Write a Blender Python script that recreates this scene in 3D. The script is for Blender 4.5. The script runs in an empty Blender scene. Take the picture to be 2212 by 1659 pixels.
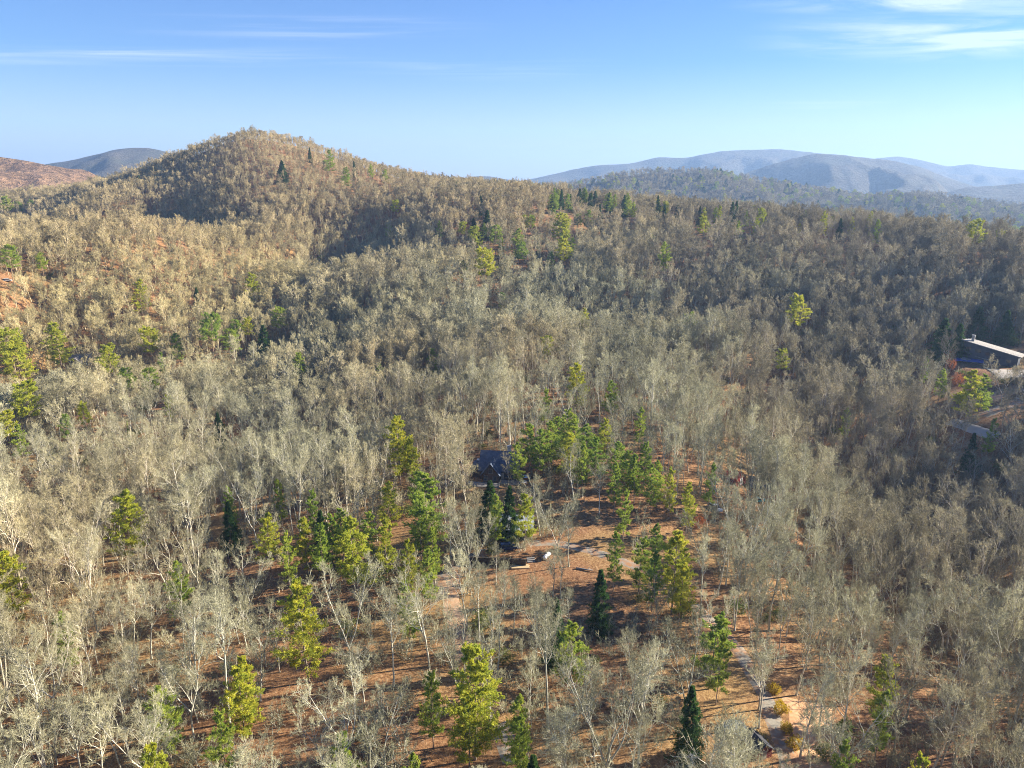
import bpy, math, random
import numpy as np
from math import radians, sin, cos, tan, pi

scene = bpy.context.scene
COL = scene.collection

# ------------------------------------------------------------------ camera
PITCH = radians(15.8)
FPX = 1536.0            # focal length in pixels of a 2212 x 1659 picture
cam_data = bpy.data.cameras.new('camera')
cam_data.sensor_width = 36.0
cam_data.lens = 36.0 * FPX / 2212.0
cam_data.clip_start = 1.0
cam_data.clip_end = 40000.0
cam = bpy.data.objects.new('camera', cam_data)
cam.location = (0, 0, 0)
cam.rotation_euler = (pi / 2 - PITCH, 0, 0)
COL.objects.link(cam)
scene.camera = cam

# ------------------------------------------------------------------ light
SUN_AZ = radians(77)     # clockwise from straight ahead (+Y)
SUN_EL = radians(23)
sun_dir = (sin(SUN_AZ) * cos(SUN_EL), cos(SUN_AZ) * cos(SUN_EL), sin(SUN_EL))
sd = bpy.data.lights.new('sun', 'SUN')
sd.energy = 5.0
sd.angle = radians(0.5)
sd.color = (1.0, 0.92, 0.79)
sun = bpy.data.objects.new('sun', sd)
from mathutils import Vector, Matrix
sun.rotation_euler = Vector(sun_dir).to_track_quat('Z', 'Y').to_euler()
COL.objects.link(sun)

world = bpy.data.worlds.new("World")
scene.world = world
world.use_nodes = True
wn = world.node_tree.nodes
wl = world.node_tree.links
wn.clear()
out = wn.new('ShaderNodeOutputWorld')
bg = wn.new('ShaderNodeBackground')
bg.inputs['Strength'].default_value = 0.068
sky = wn.new('ShaderNodeTexSky')
sky.sky_type = 'NISHITA'
sky.sun_disc = False
sky.sun_elevation = SUN_EL
sky.sun_rotation = SUN_AZ
sky.altitude = 500
sky.air_density = 1.0
sky.dust_density = 0.0
sky.ozone_density = 1.6
# thin cirrus high in the sky, by direction
tc = wn.new('ShaderNodeTexCoord')
sep = wn.new('ShaderNodeSeparateXYZ')
wl.new(tc.outputs['Generated'], sep.inputs[0])


def wmath(op, a, b=None, c=None):
    n = wn.new('ShaderNodeMath')
    n.operation = op
    for i, v in enumerate((a, b, c)):
        if v is None:
            continue
        if isinstance(v, (int, float)):
            n.inputs[i].default_value = v
        else:
            wl.new(v, n.inputs[i])
    return n.outputs[0]


zc = wmath('MAXIMUM', sep.outputs['Z'], 0.03)
px_ = wmath('DIVIDE', sep.outputs['X'], zc)
py_ = wmath('DIVIDE', sep.outputs['Y'], zc)
comb = wn.new('ShaderNodeCombineXYZ')
wl.new(px_, comb.inputs[0])
wl.new(py_, comb.inputs[1])


def cirrus(scale_x, scale_y, rot, detail, lo, hi, seed):
    mp = wn.new('ShaderNodeMapping')
    mp.inputs['Rotation'].default_value = (0, 0, rot)
    mp.inputs['Scale'].default_value = (scale_x, scale_y, 1)
    mp.inputs['Location'].default_value = (seed, seed * 1.7, 0)
    wl.new(comb.outputs[0], mp.inputs['Vector'])
    nz = wn.new('ShaderNodeTexNoise')
    nz.inputs['Scale'].default_value = 1.0
    nz.inputs['Detail'].default_value = detail
    nz.inputs['Roughness'].default_value = 0.6
    nz.inputs['Distortion'].default_value = 0.6
    wl.new(mp.outputs[0], nz.inputs['Vector'])
    mr = wn.new('ShaderNodeMapRange')
    mr.interpolation_type = 'SMOOTHSTEP'
    mr.inputs['From Min'].default_value = lo
    mr.inputs['From Max'].default_value = hi
    wl.new(nz.outputs['Fac'], mr.inputs['Value'])
    return mr.outputs[0]


def cloud_patch(cx, cy, rx, ry, strength, rot=0.0):
    """a soft oval region of the sky (x/z, y/z plane) in which wisps appear"""
    mp = wn.new('ShaderNodeMapping')
    mp.vector_type = 'TEXTURE'
    mp.inputs['Location'].default_value = (cx, cy, 0)
    mp.inputs['Rotation'].default_value = (0, 0, rot)
    mp.inputs['Scale'].default_value = (rx, ry, 1)
    wl.new(comb.outputs[0], mp.inputs['Vector'])
    ln = wn.new('ShaderNodeVectorMath')
    ln.operation = 'LENGTH'
    wl.new(mp.outputs[0], ln.inputs[0])
    mr = wn.new('ShaderNodeMapRange')
    mr.interpolation_type = 'SMOOTHSTEP'
    mr.inputs['From Min'].default_value = 1.0
    mr.inputs['From Max'].default_value = 0.0
    mr.inputs['To Max'].default_value = strength
    wl.new(ln.outputs['Value'], mr.inputs['Value'])
    return mr.outputs[0]


def sky_dir(X, Y):
    dx = (X - 1106) / FPX
    dv = (829.5 - Y) / FPX
    z = -sin(PITCH) + dv * cos(PITCH)
    y = cos(PITCH) + dv * sin(PITCH)
    return dx / z, y / z


wisp_a = cirrus(0.40, 2.4, 0.10, 7, 0.38, 0.78, 3.1)
wisp_b = cirrus(0.9, 1.8, -0.3, 8, 0.32, 0.72, 9.3)
total = None
for (X, Y, rx, ry, st, rot, w) in [
    (230, 120, 3.0, 0.75, 0.5, 0.03, wisp_a),
    (650, 60, 1.6, 0.55, 0.60, 0.0, wisp_a),
    (1900, 8, 1.0, 0.35, 0.9, 0.0, wisp_b),
    (2150, 70, 1.9, 1.5, 1.0, 0.1, wisp_b),
    (1780, 225, 1.1, 1.0, 0.35, 0.0, wisp_a),
    (1050, 150, 1.6, 1.0, 0.3, 0.0, wisp_a),
]:
    cx, cy = sky_dir(X, Y)
    m = wmath('MULTIPLY', cloud_patch(cx, cy, rx, ry, st, rot), w)
    total = m if total is None else wmath('ADD', total, m)
total = wmath('MINIMUM', wmath('MULTIPLY', total, 1.0), 0.6)
hsv = wn.new('ShaderNodeHueSaturation')
hsv.inputs['Saturation'].default_value = 2.05
hsv.inputs['Hue'].default_value = 0.52
hsv.inputs['Value'].default_value = 0.84
wl.new(sky.outputs[0], hsv.inputs['Color'])
mix = wn.new('ShaderNodeMix')
mix.data_type = 'RGBA'
wl.new(total, mix.inputs['Factor'])
# milky air low in the sky
low = wn.new('ShaderNodeMix')
low.data_type = 'RGBA'
wl.new(wmath('MULTIPLY', wmath('POWER', 2.718, wmath('MULTIPLY', wmath('MAXIMUM', sep.outputs['Z'], 0.0), -5.0)), 0.92), low.inputs['Factor'])
wl.new(hsv.outputs[0], low.inputs['A'])
low.inputs['B'].default_value = (2.6, 3.1, 4.4, 1)
wl.new(low.outputs['Result'], mix.inputs['A'])
mix.inputs['B'].default_value = (5.2, 5.6, 6.3, 1)
wl.new(mix.outputs['Result'], bg.inputs['Color'])
wl.new(bg.outputs[0], out.inputs['Surface'])

scene.view_settings.view_transform = 'Standard'
scene.view_settings.look = 'None'
scene.view_settings.gamma = 1.0
scene.view_settings.use_curve_mapping = False
scene.view_settings.exposure = 1.7
scene.cycles.max_bounces = 5
scene.cycles.diffuse_bounces = 3
scene.cycles.glossy_bounces = 2
scene.cycles.volume_bounces = 0
scene.cycles.use_denoising = True
scene.cycles.denoiser = 'OPENIMAGEDENOISE'
scene.cycles.denoising_input_passes = 'RGB_ALBEDO_NORMAL'
scene.cycles.denoising_prefilter = 'NONE'
scene.cycles.filter_width = 1.0
scene.cycles.use_adaptive_sampling = False
scene.render.film_transparent = False

# ------------------------------------------------------------------ helpers
rng = np.random.default_rng(7)


def tag(o, label=None, cat=None, group=None, kind=None):
    if label:
        o['label'] = label
    if cat:
        o['category'] = cat
    if group:
        o['group'] = group
    if kind:
        o['kind'] = kind
    return o


def mesh_from(name, verts, faces_flat, k, mats, smooth=False, mat_idx=None):
    """faces_flat: int array (M, k)"""
    me = bpy.data.meshes.new(name)
    nv, nf = len(verts), len(faces_flat)
    me.vertices.add(nv)
    me.vertices.foreach_set('co', np.asarray(verts, dtype=np.float32).ravel())
    me.loops.add(nf * k)
    me.loops.foreach_set('vertex_index', np.asarray(faces_flat, dtype=np.int32).ravel())
    me.polygons.add(nf)
    me.polygons.foreach_set('loop_start', np.arange(0, nf * k, k, dtype=np.int32))
    if smooth:
        me.polygons.foreach_set('use_smooth', np.ones(nf, dtype=bool))
    for m in (mats if isinstance(mats, (list, tuple)) else [mats]):
        me.materials.append(m)
    if mat_idx is not None:
        me.polygons.foreach_set('material_index', np.asarray(mat_idx, dtype=np.int32))
    me.update(calc_edges=True)
    me.validate()
    return me


def link(name, me, parent=None, loc=None, rot=None):
    o = bpy.data.objects.new(name, me)
    COL.objects.link(o)
    if parent is not None:
        o.parent = parent
    if loc is not None:
        o.location = loc
    if rot is not None:
        o.rotation_euler = rot
    return o


def empty(name, loc=(0, 0, 0), rz=0.0):
    o = bpy.data.objects.new(name, None)
    o.empty_display_size = 1
    COL.objects.link(o)
    o.location = loc
    o.rotation_euler = (0, 0, rz)
    return o


def _hash(ix, iy, seed):
    h = (ix.astype(np.int64) * 374761393 + iy.astype(np.int64) * 668265263 + seed * 974634777) & 0xffffffff
    h = ((h ^ (h >> 13)) * 1274126177) & 0xffffffff
    h = h ^ (h >> 16)
    return (h & 0xffffff) / float(0xffffff)


def vnoise(x, y, seed=0):
    x = np.asarray(x, dtype=float)
    y = np.asarray(y, dtype=float)
    ix, iy = np.floor(x), np.floor(y)
    fx, fy = x - ix, y - iy
    fx = fx * fx * (3 - 2 * fx)
    fy = fy * fy * (3 - 2 * fy)
    a, b = _hash(ix, iy, seed), _hash(ix + 1, iy, seed)
    c, d = _hash(ix, iy + 1, seed), _hash(ix + 1, iy + 1, seed)
    return (a * (1 - fx) + b * fx) * (1 - fy) + (c * (1 - fx) + d * fx) * fy


def fbm(x, y, octaves=4, seed=0):
    v, amp, tot = 0.0, 1.0, 0.0
    for i in range(octaves):
        v = v + amp * (vnoise(x * 2 ** i + 17.3 * i, y * 2 ** i - 9.1 * i, seed + i) - 0.5)
        tot += amp
        amp *= 0.5
    return v / tot


def ray(X, Y):
    dx = (X - 1106.0) / FPX
    dv = (829.5 - Y) / FPX
    return np.array([dx, cos(PITCH) + dv * sin(PITCH), -sin(PITCH) + dv * cos(PITCH)])


def at_depth(X, Y, D):
    r = ray(X, Y)
    return r * (D / r[1])


def project(x, y, z):
    d = y * cos(PITCH) - z * sin(PITCH)
    u = y * sin(PITCH) + z * cos(PITCH)
    return 1106 + FPX * x / d, 829.5 - FPX * u / d, d


# ------------------------------------------------------------------ materials
def new_mat(name):
    m = bpy.data.materials.new(name)
    m.use_nodes = True
    nt = m.node_tree
    nt.nodes.clear()
    o = nt.nodes.new('ShaderNodeOutputMaterial')
    b = nt.nodes.new('ShaderNodeBsdfPrincipled')
    nt.links.new(b.outputs[0], o.inputs['Surface'])
    b.inputs['Specular IOR Level'].default_value = 0.2
    return m, nt, b


def ramp(nt, fac, stops):
    r = nt.nodes.new('ShaderNodeValToRGB')
    el = r.color_ramp.elements
    el[0].position, el[0].color = stops[0][0], (*stops[0][1], 1)
    el[1].position, el[1].color = stops[-1][0], (*stops[-1][1], 1)
    for p, c in stops[1:-1]:
        e = el.new(p)
        e.color = (*c, 1)
    nt.links.new(fac, r.inputs[0])
    return r.outputs[0]


def noise(nt, vec, scale, detail=3, rough=0.5, dist=0.0):
    n = nt.nodes.new('ShaderNodeTexNoise')
    n.inputs['Scale'].default_value = scale
    n.inputs['Detail'].default_value = detail
    n.inputs['Roughness'].default_value = rough
    n.inputs['Distortion'].default_value = dist
    if vec is not None:
        nt.links.new(vec, n.inputs['Vector'])
    return n.outputs['Fac']


def mixc(nt, fac, a, b, mode='MIX'):
    n = nt.nodes.new('ShaderNodeMix')
    n.data_type = 'RGBA'
    n.blend_type = mode
    for s, v in (('Factor', fac), ('A', a), ('B', b)):
        if isinstance(v, (int, float)):
            n.inputs[s].default_value = v
        elif isinstance(v, tuple):
            n.inputs[s].default_value = (*v, 1)
        else:
            nt.links.new(v, n.inputs[s])
    return n.outputs['Result']


def maprange(nt, v, a, b, c, d):
    n = nt.nodes.new('ShaderNodeMapRange')
    nt.links.new(v, n.inputs['Value'])
    for k, x in (('From Min', a), ('From Max', b), ('To Min', c), ('To Max', d)):
        n.inputs[k].default_value = x
    return n.outputs[0]


def wpos(nt):
    return nt.nodes.new('ShaderNodeNewGeometry').outputs['Position']


def objrand(nt):
    return nt.nodes.new('ShaderNodeObjectInfo').outputs['Random']


def plain(name, col, rough=0.8, var=0.25, scale=1.5, metallic=0.0):
    m, nt, b = new_mat(name)
    tcn = nt.nodes.new('ShaderNodeTexCoord')
    f = noise(nt, tcn.outputs['Object'], scale, 5, 0.6)
    lo = tuple(c * (1 - var) for c in col)
    hi = tuple(min(1, c * (1 + var)) for c in col)
    nt.links.new(ramp(nt, f, [(0.3, lo), (0.7, hi)]), b.inputs['Base Color'])
    b.inputs['Roughness'].default_value = rough
    b.inputs['Metallic'].default_value = metallic
    return m


def bark_mat(name, low, high, tip=None):
    """bark differs from tree to tree, and from place to place: lighter and warmer on the western hills, darker and greyer to the east"""
    m, nt, b = new_mat(name)
    r = objrand(nt)
    p = wpos(nt)
    f = noise(nt, p, 0.011, 3)
    big = maprange(nt, f, 0.38, 0.62, 0, 1)
    a = mixc(nt, r, low, high)
    warm = mixc(nt, 1.0, a, (1.12, 0.95, 0.82), 'MULTIPLY')
    c = mixc(nt, maprange(nt, f, 0.45, 0.65, 0, 0.7), a, warm)
    sp = nt.nodes.new('ShaderNodeSeparateXYZ')
    nt.links.new(p, sp.inputs[0])

    def mth(op, u, v):
        n = nt.nodes.new('ShaderNodeMath')
        n.operation = op
        for k, w in enumerate((u, v)):
            if isinstance(w, (int, float)):
                n.inputs[k].default_value = w
            else:
                nt.links.new(w, n.inputs[k])
        return n.outputs[0]
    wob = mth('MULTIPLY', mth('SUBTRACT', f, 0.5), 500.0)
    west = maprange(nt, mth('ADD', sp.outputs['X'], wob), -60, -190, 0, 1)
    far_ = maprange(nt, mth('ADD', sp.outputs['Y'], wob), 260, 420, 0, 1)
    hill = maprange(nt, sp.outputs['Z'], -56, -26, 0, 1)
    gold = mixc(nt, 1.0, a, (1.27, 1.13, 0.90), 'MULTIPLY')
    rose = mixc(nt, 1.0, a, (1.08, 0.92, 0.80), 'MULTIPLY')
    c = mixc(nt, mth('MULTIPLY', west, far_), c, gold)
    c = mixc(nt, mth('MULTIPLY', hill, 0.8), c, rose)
    east = maprange(nt, mth('ADD', sp.outputs['X'], wob), 60, 170, 0, 0.7)
    grey = mixc(nt, 1.0, a, (0.80, 0.74, 0.78), 'MULTIPLY')
    c = mixc(nt, east, c, grey)
    g = noise(nt, p, 1.3, 3)
    g = maprange(nt, g, 0.3, 0.7, 0.7, 1.25)
    gg = nt.nodes.new('ShaderNodeVectorMath')
    gg.operation = 'SCALE'
    nt.links.new(c, gg.inputs[0])
    nt.links.new(g, gg.inputs['Scale'])
    nt.links.new(gg.outputs[0], b.inputs['Base Color'])
    b.inputs['Roughness'].default_value = 0.9
    return m


MAT_TRUNK = bark_mat('hardwood_bark', (0.38, 0.36, 0.27), (0.66, 0.62, 0.49))
MAT_TWIG = bark_mat('hardwood_twigs', (0.20, 0.19, 0.11), (0.53, 0.50, 0.30))


def needle_mat(name, a, b2, shade):
    m, nt, b = new_mat(name)
    r = objrand(nt)
    c = mixc(nt, r, a, b2)
    g = noise(nt, wpos(nt), 0.9, 3)
    c2 = mixc(nt, maprange(nt, g, 0.35, 0.65, 0, 1), c, shade)
    nt.links.new(c2, b.inputs['Base Color'])
    b.inputs['Roughness'].default_value = 0.7
    # needles let some light through
    tr = nt.nodes.new('ShaderNodeBsdfTranslucent')
    nt.links.new(c2, tr.inputs['Color'])
    ms = nt.nodes.new('ShaderNodeMixShader')
    ms.inputs[0].default_value = 0.42
    o = [n for n in nt.nodes if n.type == 'OUTPUT_MATERIAL'][0]
    nt.links.new(b.outputs[0], ms.inputs[1])
    nt.links.new(tr.outputs[0], ms.inputs[2])
    nt.links.new(ms.outputs[0], o.inputs['Surface'])
    return m


MAT_WHITE_PINE = needle_mat('white_pine_needles', (0.52, 0.52, 0.055), (0.70, 0.62, 0.065), (0.34, 0.40, 0.05))
MAT_GREEN_PINE = needle_mat('green_pine_needles', (0.36, 0.46, 0.07), (0.55, 0.57, 0.08), (0.24, 0.34, 0.06))
MAT_DARK_PINE = needle_mat('dark_conifer_needles', (0.06, 0.13, 0.03), (0.12, 0.20, 0.04), (0.04, 0.09, 0.025))
MAT_SHRUB = needle_mat('shrub_leaves', (0.16, 0.20, 0.05), (0.30, 0.28, 0.06), (0.10, 0.14, 0.04))
MAT_YELLOW_SHRUB = needle_mat('yellow_shrub_leaves', (0.55, 0.38, 0.02), (0.65, 0.45, 0.03), (0.40, 0.30, 0.03))
MAT_RUST_LEAF = needle_mat('rust_leaves', (0.40, 0.14, 0.05), (0.52, 0.20, 0.07), (0.30, 0.12, 0.05))
MAT_PINE_BARK = bark_mat('pine_bark', (0.22, 0.16, 0.12), (0.34, 0.27, 0.21))


def ground_material():
    m, nt, b = new_mat('leaf_litter')
    p = wpos(nt)
    f1 = noise(nt, p, 0.035, 4, 0.55)
    f2 = noise(nt, p, 1.6, 8, 0.78)
    f3 = noise(nt, p, 6.0, 3, 0.7)
    c1 = ramp(nt, f2, [(0.34, (0.14, 0.055, 0.02)), (0.45, (0.24, 0.115, 0.048)), (0.55, (0.40, 0.21, 0.09)), (0.68, (0.60, 0.39, 0.22))])
    c2 = ramp(nt, f2, [(0.34, (0.15, 0.09, 0.035)), (0.5, (0.40, 0.25, 0.09)), (0.68, (0.60, 0.43, 0.19))])
    c = mixc(nt, maprange(nt, f1, 0.45, 0.62, 0, 0.75), c1, c2)
    c = mixc(nt, maprange(nt, f3, 0.35, 0.65, 0.0, 0.55), c, (0.12, 0.06, 0.03))
    nt.links.new(c, b.inputs['Base Color'])
    b.inputs['Roughness'].default_value = 0.95
    bp = nt.nodes.new('ShaderNodeBump')
    bp.inputs['Strength'].default_value = 0.6
    bp.inputs['Distance'].default_value = 0.3
    nt.links.new(f2, bp.inputs['Height'])
    nt.links.new(bp.outputs[0], b.inputs['Normal'])
    return m


MAT_GROUND = ground_material()


def far_forest_material(name='distant_woodland', k=(1, 1, 1)):
    """leafless forest seen from kilometres away: grey brown with darker evergreen clumps"""
    m, nt, b = new_mat(name)
    p = wpos(nt)
    f1 = noise(nt, p, 0.004, 5, 0.6)
    f2 = noise(nt, p, 0.05, 5, 0.7)
    c = ramp(nt, f2, [(0.3, (0.035, 0.032, 0.026)), (0.5, (0.085, 0.075, 0.055)), (0.7, (0.15, 0.13, 0.10))])
    c = mixc(nt, maprange(nt, f1, 0.5, 0.7, 0, 0.5), c, (0.07, 0.085, 0.05))
    c = mixc(nt, 1.0, c, k, 'MULTIPLY')
    nt.links.new(c, b.inputs['Base Color'])
    b.inputs['Roughness'].default_value = 1.0
    bp = nt.nodes.new('ShaderNodeBump')
    bp.inputs['Strength'].default_value = 1.0
    bp.inputs['Distance'].default_value = 14.0
    nt.links.new(f2, bp.inputs['Height'])
    nt.links.new(bp.outputs[0], b.inputs['Normal'])
    return m


MAT_FAR = far_forest_material()
MAT_ROSE = far_forest_material('rose_woodland', (2.6, 1.8, 1.35))

# ------------------------------------------------------------------ terrain
CTRL = []


def cp(X, Y, D, top=False, h=18.0):
    p = at_depth(X, Y, D)
    CTRL.append((p[0], p[1], p[2] - ((h - (4 if D > 700 else 0)) if top else 0)))


def cw(x, y, z):
    CTRL.append((x, y, z))


for q in [
    (0, 40, -92), (-80, 40, -92), (80, 40, -98), (0, 90, -90), (0, 130, -90), (0, 170, -88), (0, 220, -86),
    (0, 300, -84), (0, 380, -85), (0, 440, -82), (60, 95, -93), (100, 110, -97), (110, 170, -105),
    (130, 230, -104), (150, 300, -100), (60, 170, -92), (70, 230, -90), (80, 300, -92), (70, 380, -90),
    (150, 120, -96), (165, 180, -94), (225, 331, -81), (176, 246, -82), (235, 250, -80), (300, 330, -76),
    (-110, 260, -102), (-100, 200, -98), (-60, 150, -92), (-120, 150, -96), (-60, 100, -90), (-120, 100, -92),
    (-200, 300, -101), (-180, 200, -100), (-260, 400, -99), (-50, 260, -92), (-50, 340, -92),
    (-340, 640, -76), (-430, 620, -84), (-260, 650, -60), (-300, 590, -62), (-410, 685, -84), (-470, 700, -82), (-330, 720, -52), (-150, 630, -76), (-165, 580, -86), (-60, 625, -32), (-95, 660, -38), (205, 180, -84), (200, 130, -86), (118, 200, -112), (112, 140, -108),
]:
    cw(*q)
for q in [
    (1700, 600, 420), (1500, 445, 650), (1800, 468, 560), (2000, 500, 480), (2212, 522, 430), (1300, 418, 760),
    (1100, 392, 780), (900, 376, 800), (700, 332, 850), (610, 295, 870), (560, 281, 880), (522, 275, 885), (440, 305, 870), (400, 328, 850), (800, 354, 820), (520, 400, 720),
    (600, 480, 620), (700, 560, 520), (1000, 470, 600), (900, 444, 650),
    (1100, 520, 560), (300, 452, 540), (130, 470, 510), (0, 500, 470), (430, 482, 560), (350, 372, 820),
    (250, 400, 760), (130, 432, 700), (60, 448, 660), (250, 600, 450), (100, 650, 420), (400, 700, 400),
    (500, 900, 260), (700, 700, 400), (900, 600, 450), (1106, 700, 340), (50, 850, 330), (1400, 560, 480),
    (1300, 480, 620), (0, 392, 1000), (100, 392, 1000), (230, 384, 1000), (0, 560, 420), (1550, 700, 330),
    (600, 640, 460), (380, 520, 520), (1960, 640, 380),
]:
    cp(*q, top=True)
for x in (-1600, -1000, -500):
    cw(x, 1400, -40)
for x in (0, 500, 1000, 1600):
    cw(x, 1300, -112)
for q in [(350, 950, -104), (700, 950, -106), (1100, 900, -100), (100, 1050, -90), (1500, 500, -80), (900, 450, -66),
          (700, 150, -70), (450, 180, -72), (450, 0, -70), (-500, 100, -96), (-700, 350, -80), (-900, 700, -20), (-700, 560, -60),
          (500, 700, -92), (760, 620, -88), (-600, 1050, -10)]:
    cw(*q)
CTRL = np.array(CTRL)


def _tps(r2):
    return 0.5 * r2 * np.log(r2 + 1e-9)


_S = 500.0
_c = CTRL[:, :2] / _S
_n = len(_c)
_A = np.zeros((_n + 3, _n + 3))
_d2 = ((_c[:, None] - _c[None]) ** 2).sum(-1)
_A[:_n, :_n] = _tps(_d2) + np.eye(_n) * 2e-4
_A[:_n, _n:] = np.c_[np.ones(_n), _c]
_A[_n:, :_n] = _A[:_n, _n:].T
_w = np.linalg.solve(_A, np.r_[CTRL[:, 2], np.zeros(3)])


def _smooth(t):
    t = np.clip(t, 0, 1)
    return t * t * (3 - 2 * t)


def height_raw(x, y):
    x = np.atleast_1d(np.asarray(x, float))
    y = np.atleast_1d(np.asarray(y, float))
    sh = x.shape
    xf, yf = x.ravel() / _S, y.ravel() / _S
    z = np.empty(xf.size)
    for i in range(0, xf.size, 20000):
        sx, sy = xf[i:i + 20000, None], yf[i:i + 20000, None]
        r2 = (sx - _c[None, :, 0]) ** 2 + (sy - _c[None, :, 1]) ** 2
        z[i:i + 20000] = _tps(r2) @ _w[:_n] + _w[_n] + _w[_n + 1] * sx[:, 0] + _w[_n + 2] * sy[:, 0]
    z = z.reshape(sh)
    z += 5.0 * fbm(x / 90.0, y / 90.0, 3, 5) * _smooth((y - 250) / 250)
    # far country: low rolling valley
    base = -108 + 55 * fbm(x / 520.0 + 3, y / 520.0, 4, 11) + 14 * fbm(x / 120.0, y / 120.0, 2, 13)
    far = _smooth((np.hypot(x, y) - 1050) / 500)
    return z * (1 - far) + base * far


# one height grid, sampled bilinearly, used for the mesh and for placing things on it
GX = np.r_[np.arange(-8700, -1500, 300.0), np.arange(-1500, -400, 25.0), np.arange(-400, 400, 4.0), np.arange(400, 1500, 25.0), np.arange(1500, 8701, 300.0)]
GY = np.r_[np.arange(-2000, -200, 200.0), np.arange(-200, 0, 20.0), np.arange(0, 460, 4.0), np.arange(460, 1000, 10.0), np.arange(1000, 3000, 40.0), np.arange(3000, 9301, 300.0)]
_gx, _gy = np.meshgrid(GX, GY)
GZ = height_raw(_gx, _gy)

# flat pads for the buildings and drives: (x, y, radius, z)
PADS = []


def ground_z(x, y):
    x = np.asarray(x, float)
    y = np.asarray(y, float)
    i = np.clip(np.searchsorted(GX, x, side='right') - 1, 0, len(GX) - 2)
    j = np.clip(np.searchsorted(GY, y, side='right') - 1, 0, len(GY) - 2)
    fx = (x - GX[i]) / (GX[i + 1] - GX[i])
    fy = (y - GY[j]) / (GY[j + 1] - GY[j])
    return (GZ[j, i] * (1 - fx) + GZ[j, i + 1] * fx) * (1 - fy) + (GZ[j + 1, i] * (1 - fx) + GZ[j + 1, i + 1] * fx) * fy


def hit(X, Y, up=0.0):
    """where the sight line through picture point X, Y meets the ground raised by up"""
    r = ray(X, Y)
    t = np.arange(60.0, 4000.0, 1.0) / r[1]
    p = r[None] * t[:, None]
    d = p[:, 2] - (ground_z(p[:, 0], p[:, 1]) + up)
    k = np.argmax(d < 0)
    if d[k] >= 0:
        k = len(d) - 1
    if k > 0:
        a = d[k - 1] / (d[k - 1] - d[k] + 1e-9)
        q = p[k - 1] + (p[k] - p[k - 1]) * a
    else:
        q = p[0]
    return q


def flatten(x, y, r, z, soft=10.0):
    global GZ
    dd = np.hypot(_gx - x, _gy - y)
    w = 1 - _smooth((dd - r) / soft)
    GZ = GZ * (1 - w) + z * w


# --- sites
HOUSE = hit(1075, 1045)
GARAGE = hit(1102, 1172)
MODERN = hit(2125, 790)
CABIN = hit(172, 790)
REDSHED = hit(1588, 1036)
flatten(HOUSE[0], HOUSE[1] + 4, 9, HOUSE[2], 8)
flatten(GARAGE[0], GARAGE[1] + 3, 8, GARAGE[2], 7)
flatten(MODERN[0], MODERN[1], 14, MODERN[2] + 1, 14)
flatten(CABIN[0], CABIN[1], 9, CABIN[2], 10)

if True:
    ny, nx = _gx.shape
    V = np.stack([_gx, _gy, GZ], -1).reshape(-1, 3)
    idx = np.arange(ny * nx).reshape(ny, nx)
    F = np.stack([idx[:-1, :-1], idx[:-1, 1:], idx[1:, 1:], idx[1:, :-1]], -1).reshape(-1, 4)
    fcx = (_gx[:-1, :-1] + _gx[1:, 1:]) / 2
    fcy = (_gy[:-1, :-1] + _gy[1:, 1:]) / 2
    mi = (np.hypot(fcx, fcy) > 1300).astype(int).reshape(-1)
    me = mesh_from('ground', V, F, 4, [MAT_GROUND, MAT_FAR], smooth=True, mat_idx=mi)
    tag(link('ground', me), kind='structure', label='forest floor of orange brown fallen leaves rising to the hills')


# --- mountains beyond: each a real ridge with spurs
def ridge(name, pts, D, base, wfront, wback, seed, label, spur=0.35, step=30.0, col_ext=0.12, mat=None):
    P = np.array([at_depth(X, Y, D) for X, Y in pts])
    xs = np.arange(P[0, 0] - col_ext * D, P[-1, 0] + col_ext * D, step)
    cz = np.interp(xs, P[:, 0], P[:, 2])
    # round the corners of the outline, taper its ends to the valley
    k = np.hanning(9)
    k /= k.sum()
    cz = np.convolve(np.pad(cz, 4, 'edge'), k, 'valid')
    e0 = _smooth((xs - xs[0]) / (col_ext * D + 1))
    e1 = _smooth((xs[-1] - xs) / (col_ext * D + 1))
    cz = base + (cz - base) * e0 * e1
    cz += 6 * fbm(xs / 60.0, xs * 0 + seed, 3, seed)
    ts = np.r_[np.linspace(-1, 0, 46)[:-1], np.linspace(0, 1, 14)]
    rows = []
    for t in ts:
        yoff = t * (wfront if t < 0 else wback)
        a = abs(t)
        prof = (1 - a) ** 1.25
        h = base + (cz - base) * prof
        n = fbm(xs / (0.11 * D) + 0.25 * a, np.full_like(xs, a * 1.3 + seed), 4, seed + 3)
        rd = 1 - np.abs(n) * 3.6
        h += (cz - base) * spur * (rd - 0.75) * np.sin(pi * min(1, a * 1.1)) ** 0.8
        h += 18 * fbm(xs / 90.0, np.full_like(xs, yoff / 90.0), 4, seed + 9) * min(1, a * 6)
        rows.append(np.stack([xs * (1 + yoff / D * 0.6), np.full_like(xs, D + yoff), np.minimum(h, cz + 2) - a ** 6 * 60], -1))
    V = np.array(rows)
    ny, nx = V.shape[:2]
    idx = np.arange(ny * nx).reshape(ny, nx)
    F = np.stack([idx[:-1, :-1], idx[:-1, 1:], idx[1:, 1:], idx[1:, :-1]], -1).reshape(-1, 4)
    me = mesh_from(name, V.reshape(-1, 3), F, 4, mat or MAT_FAR, smooth=True)
    o = link(name, me)
    tag(o, kind='structure', label=label)
    return V


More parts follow.
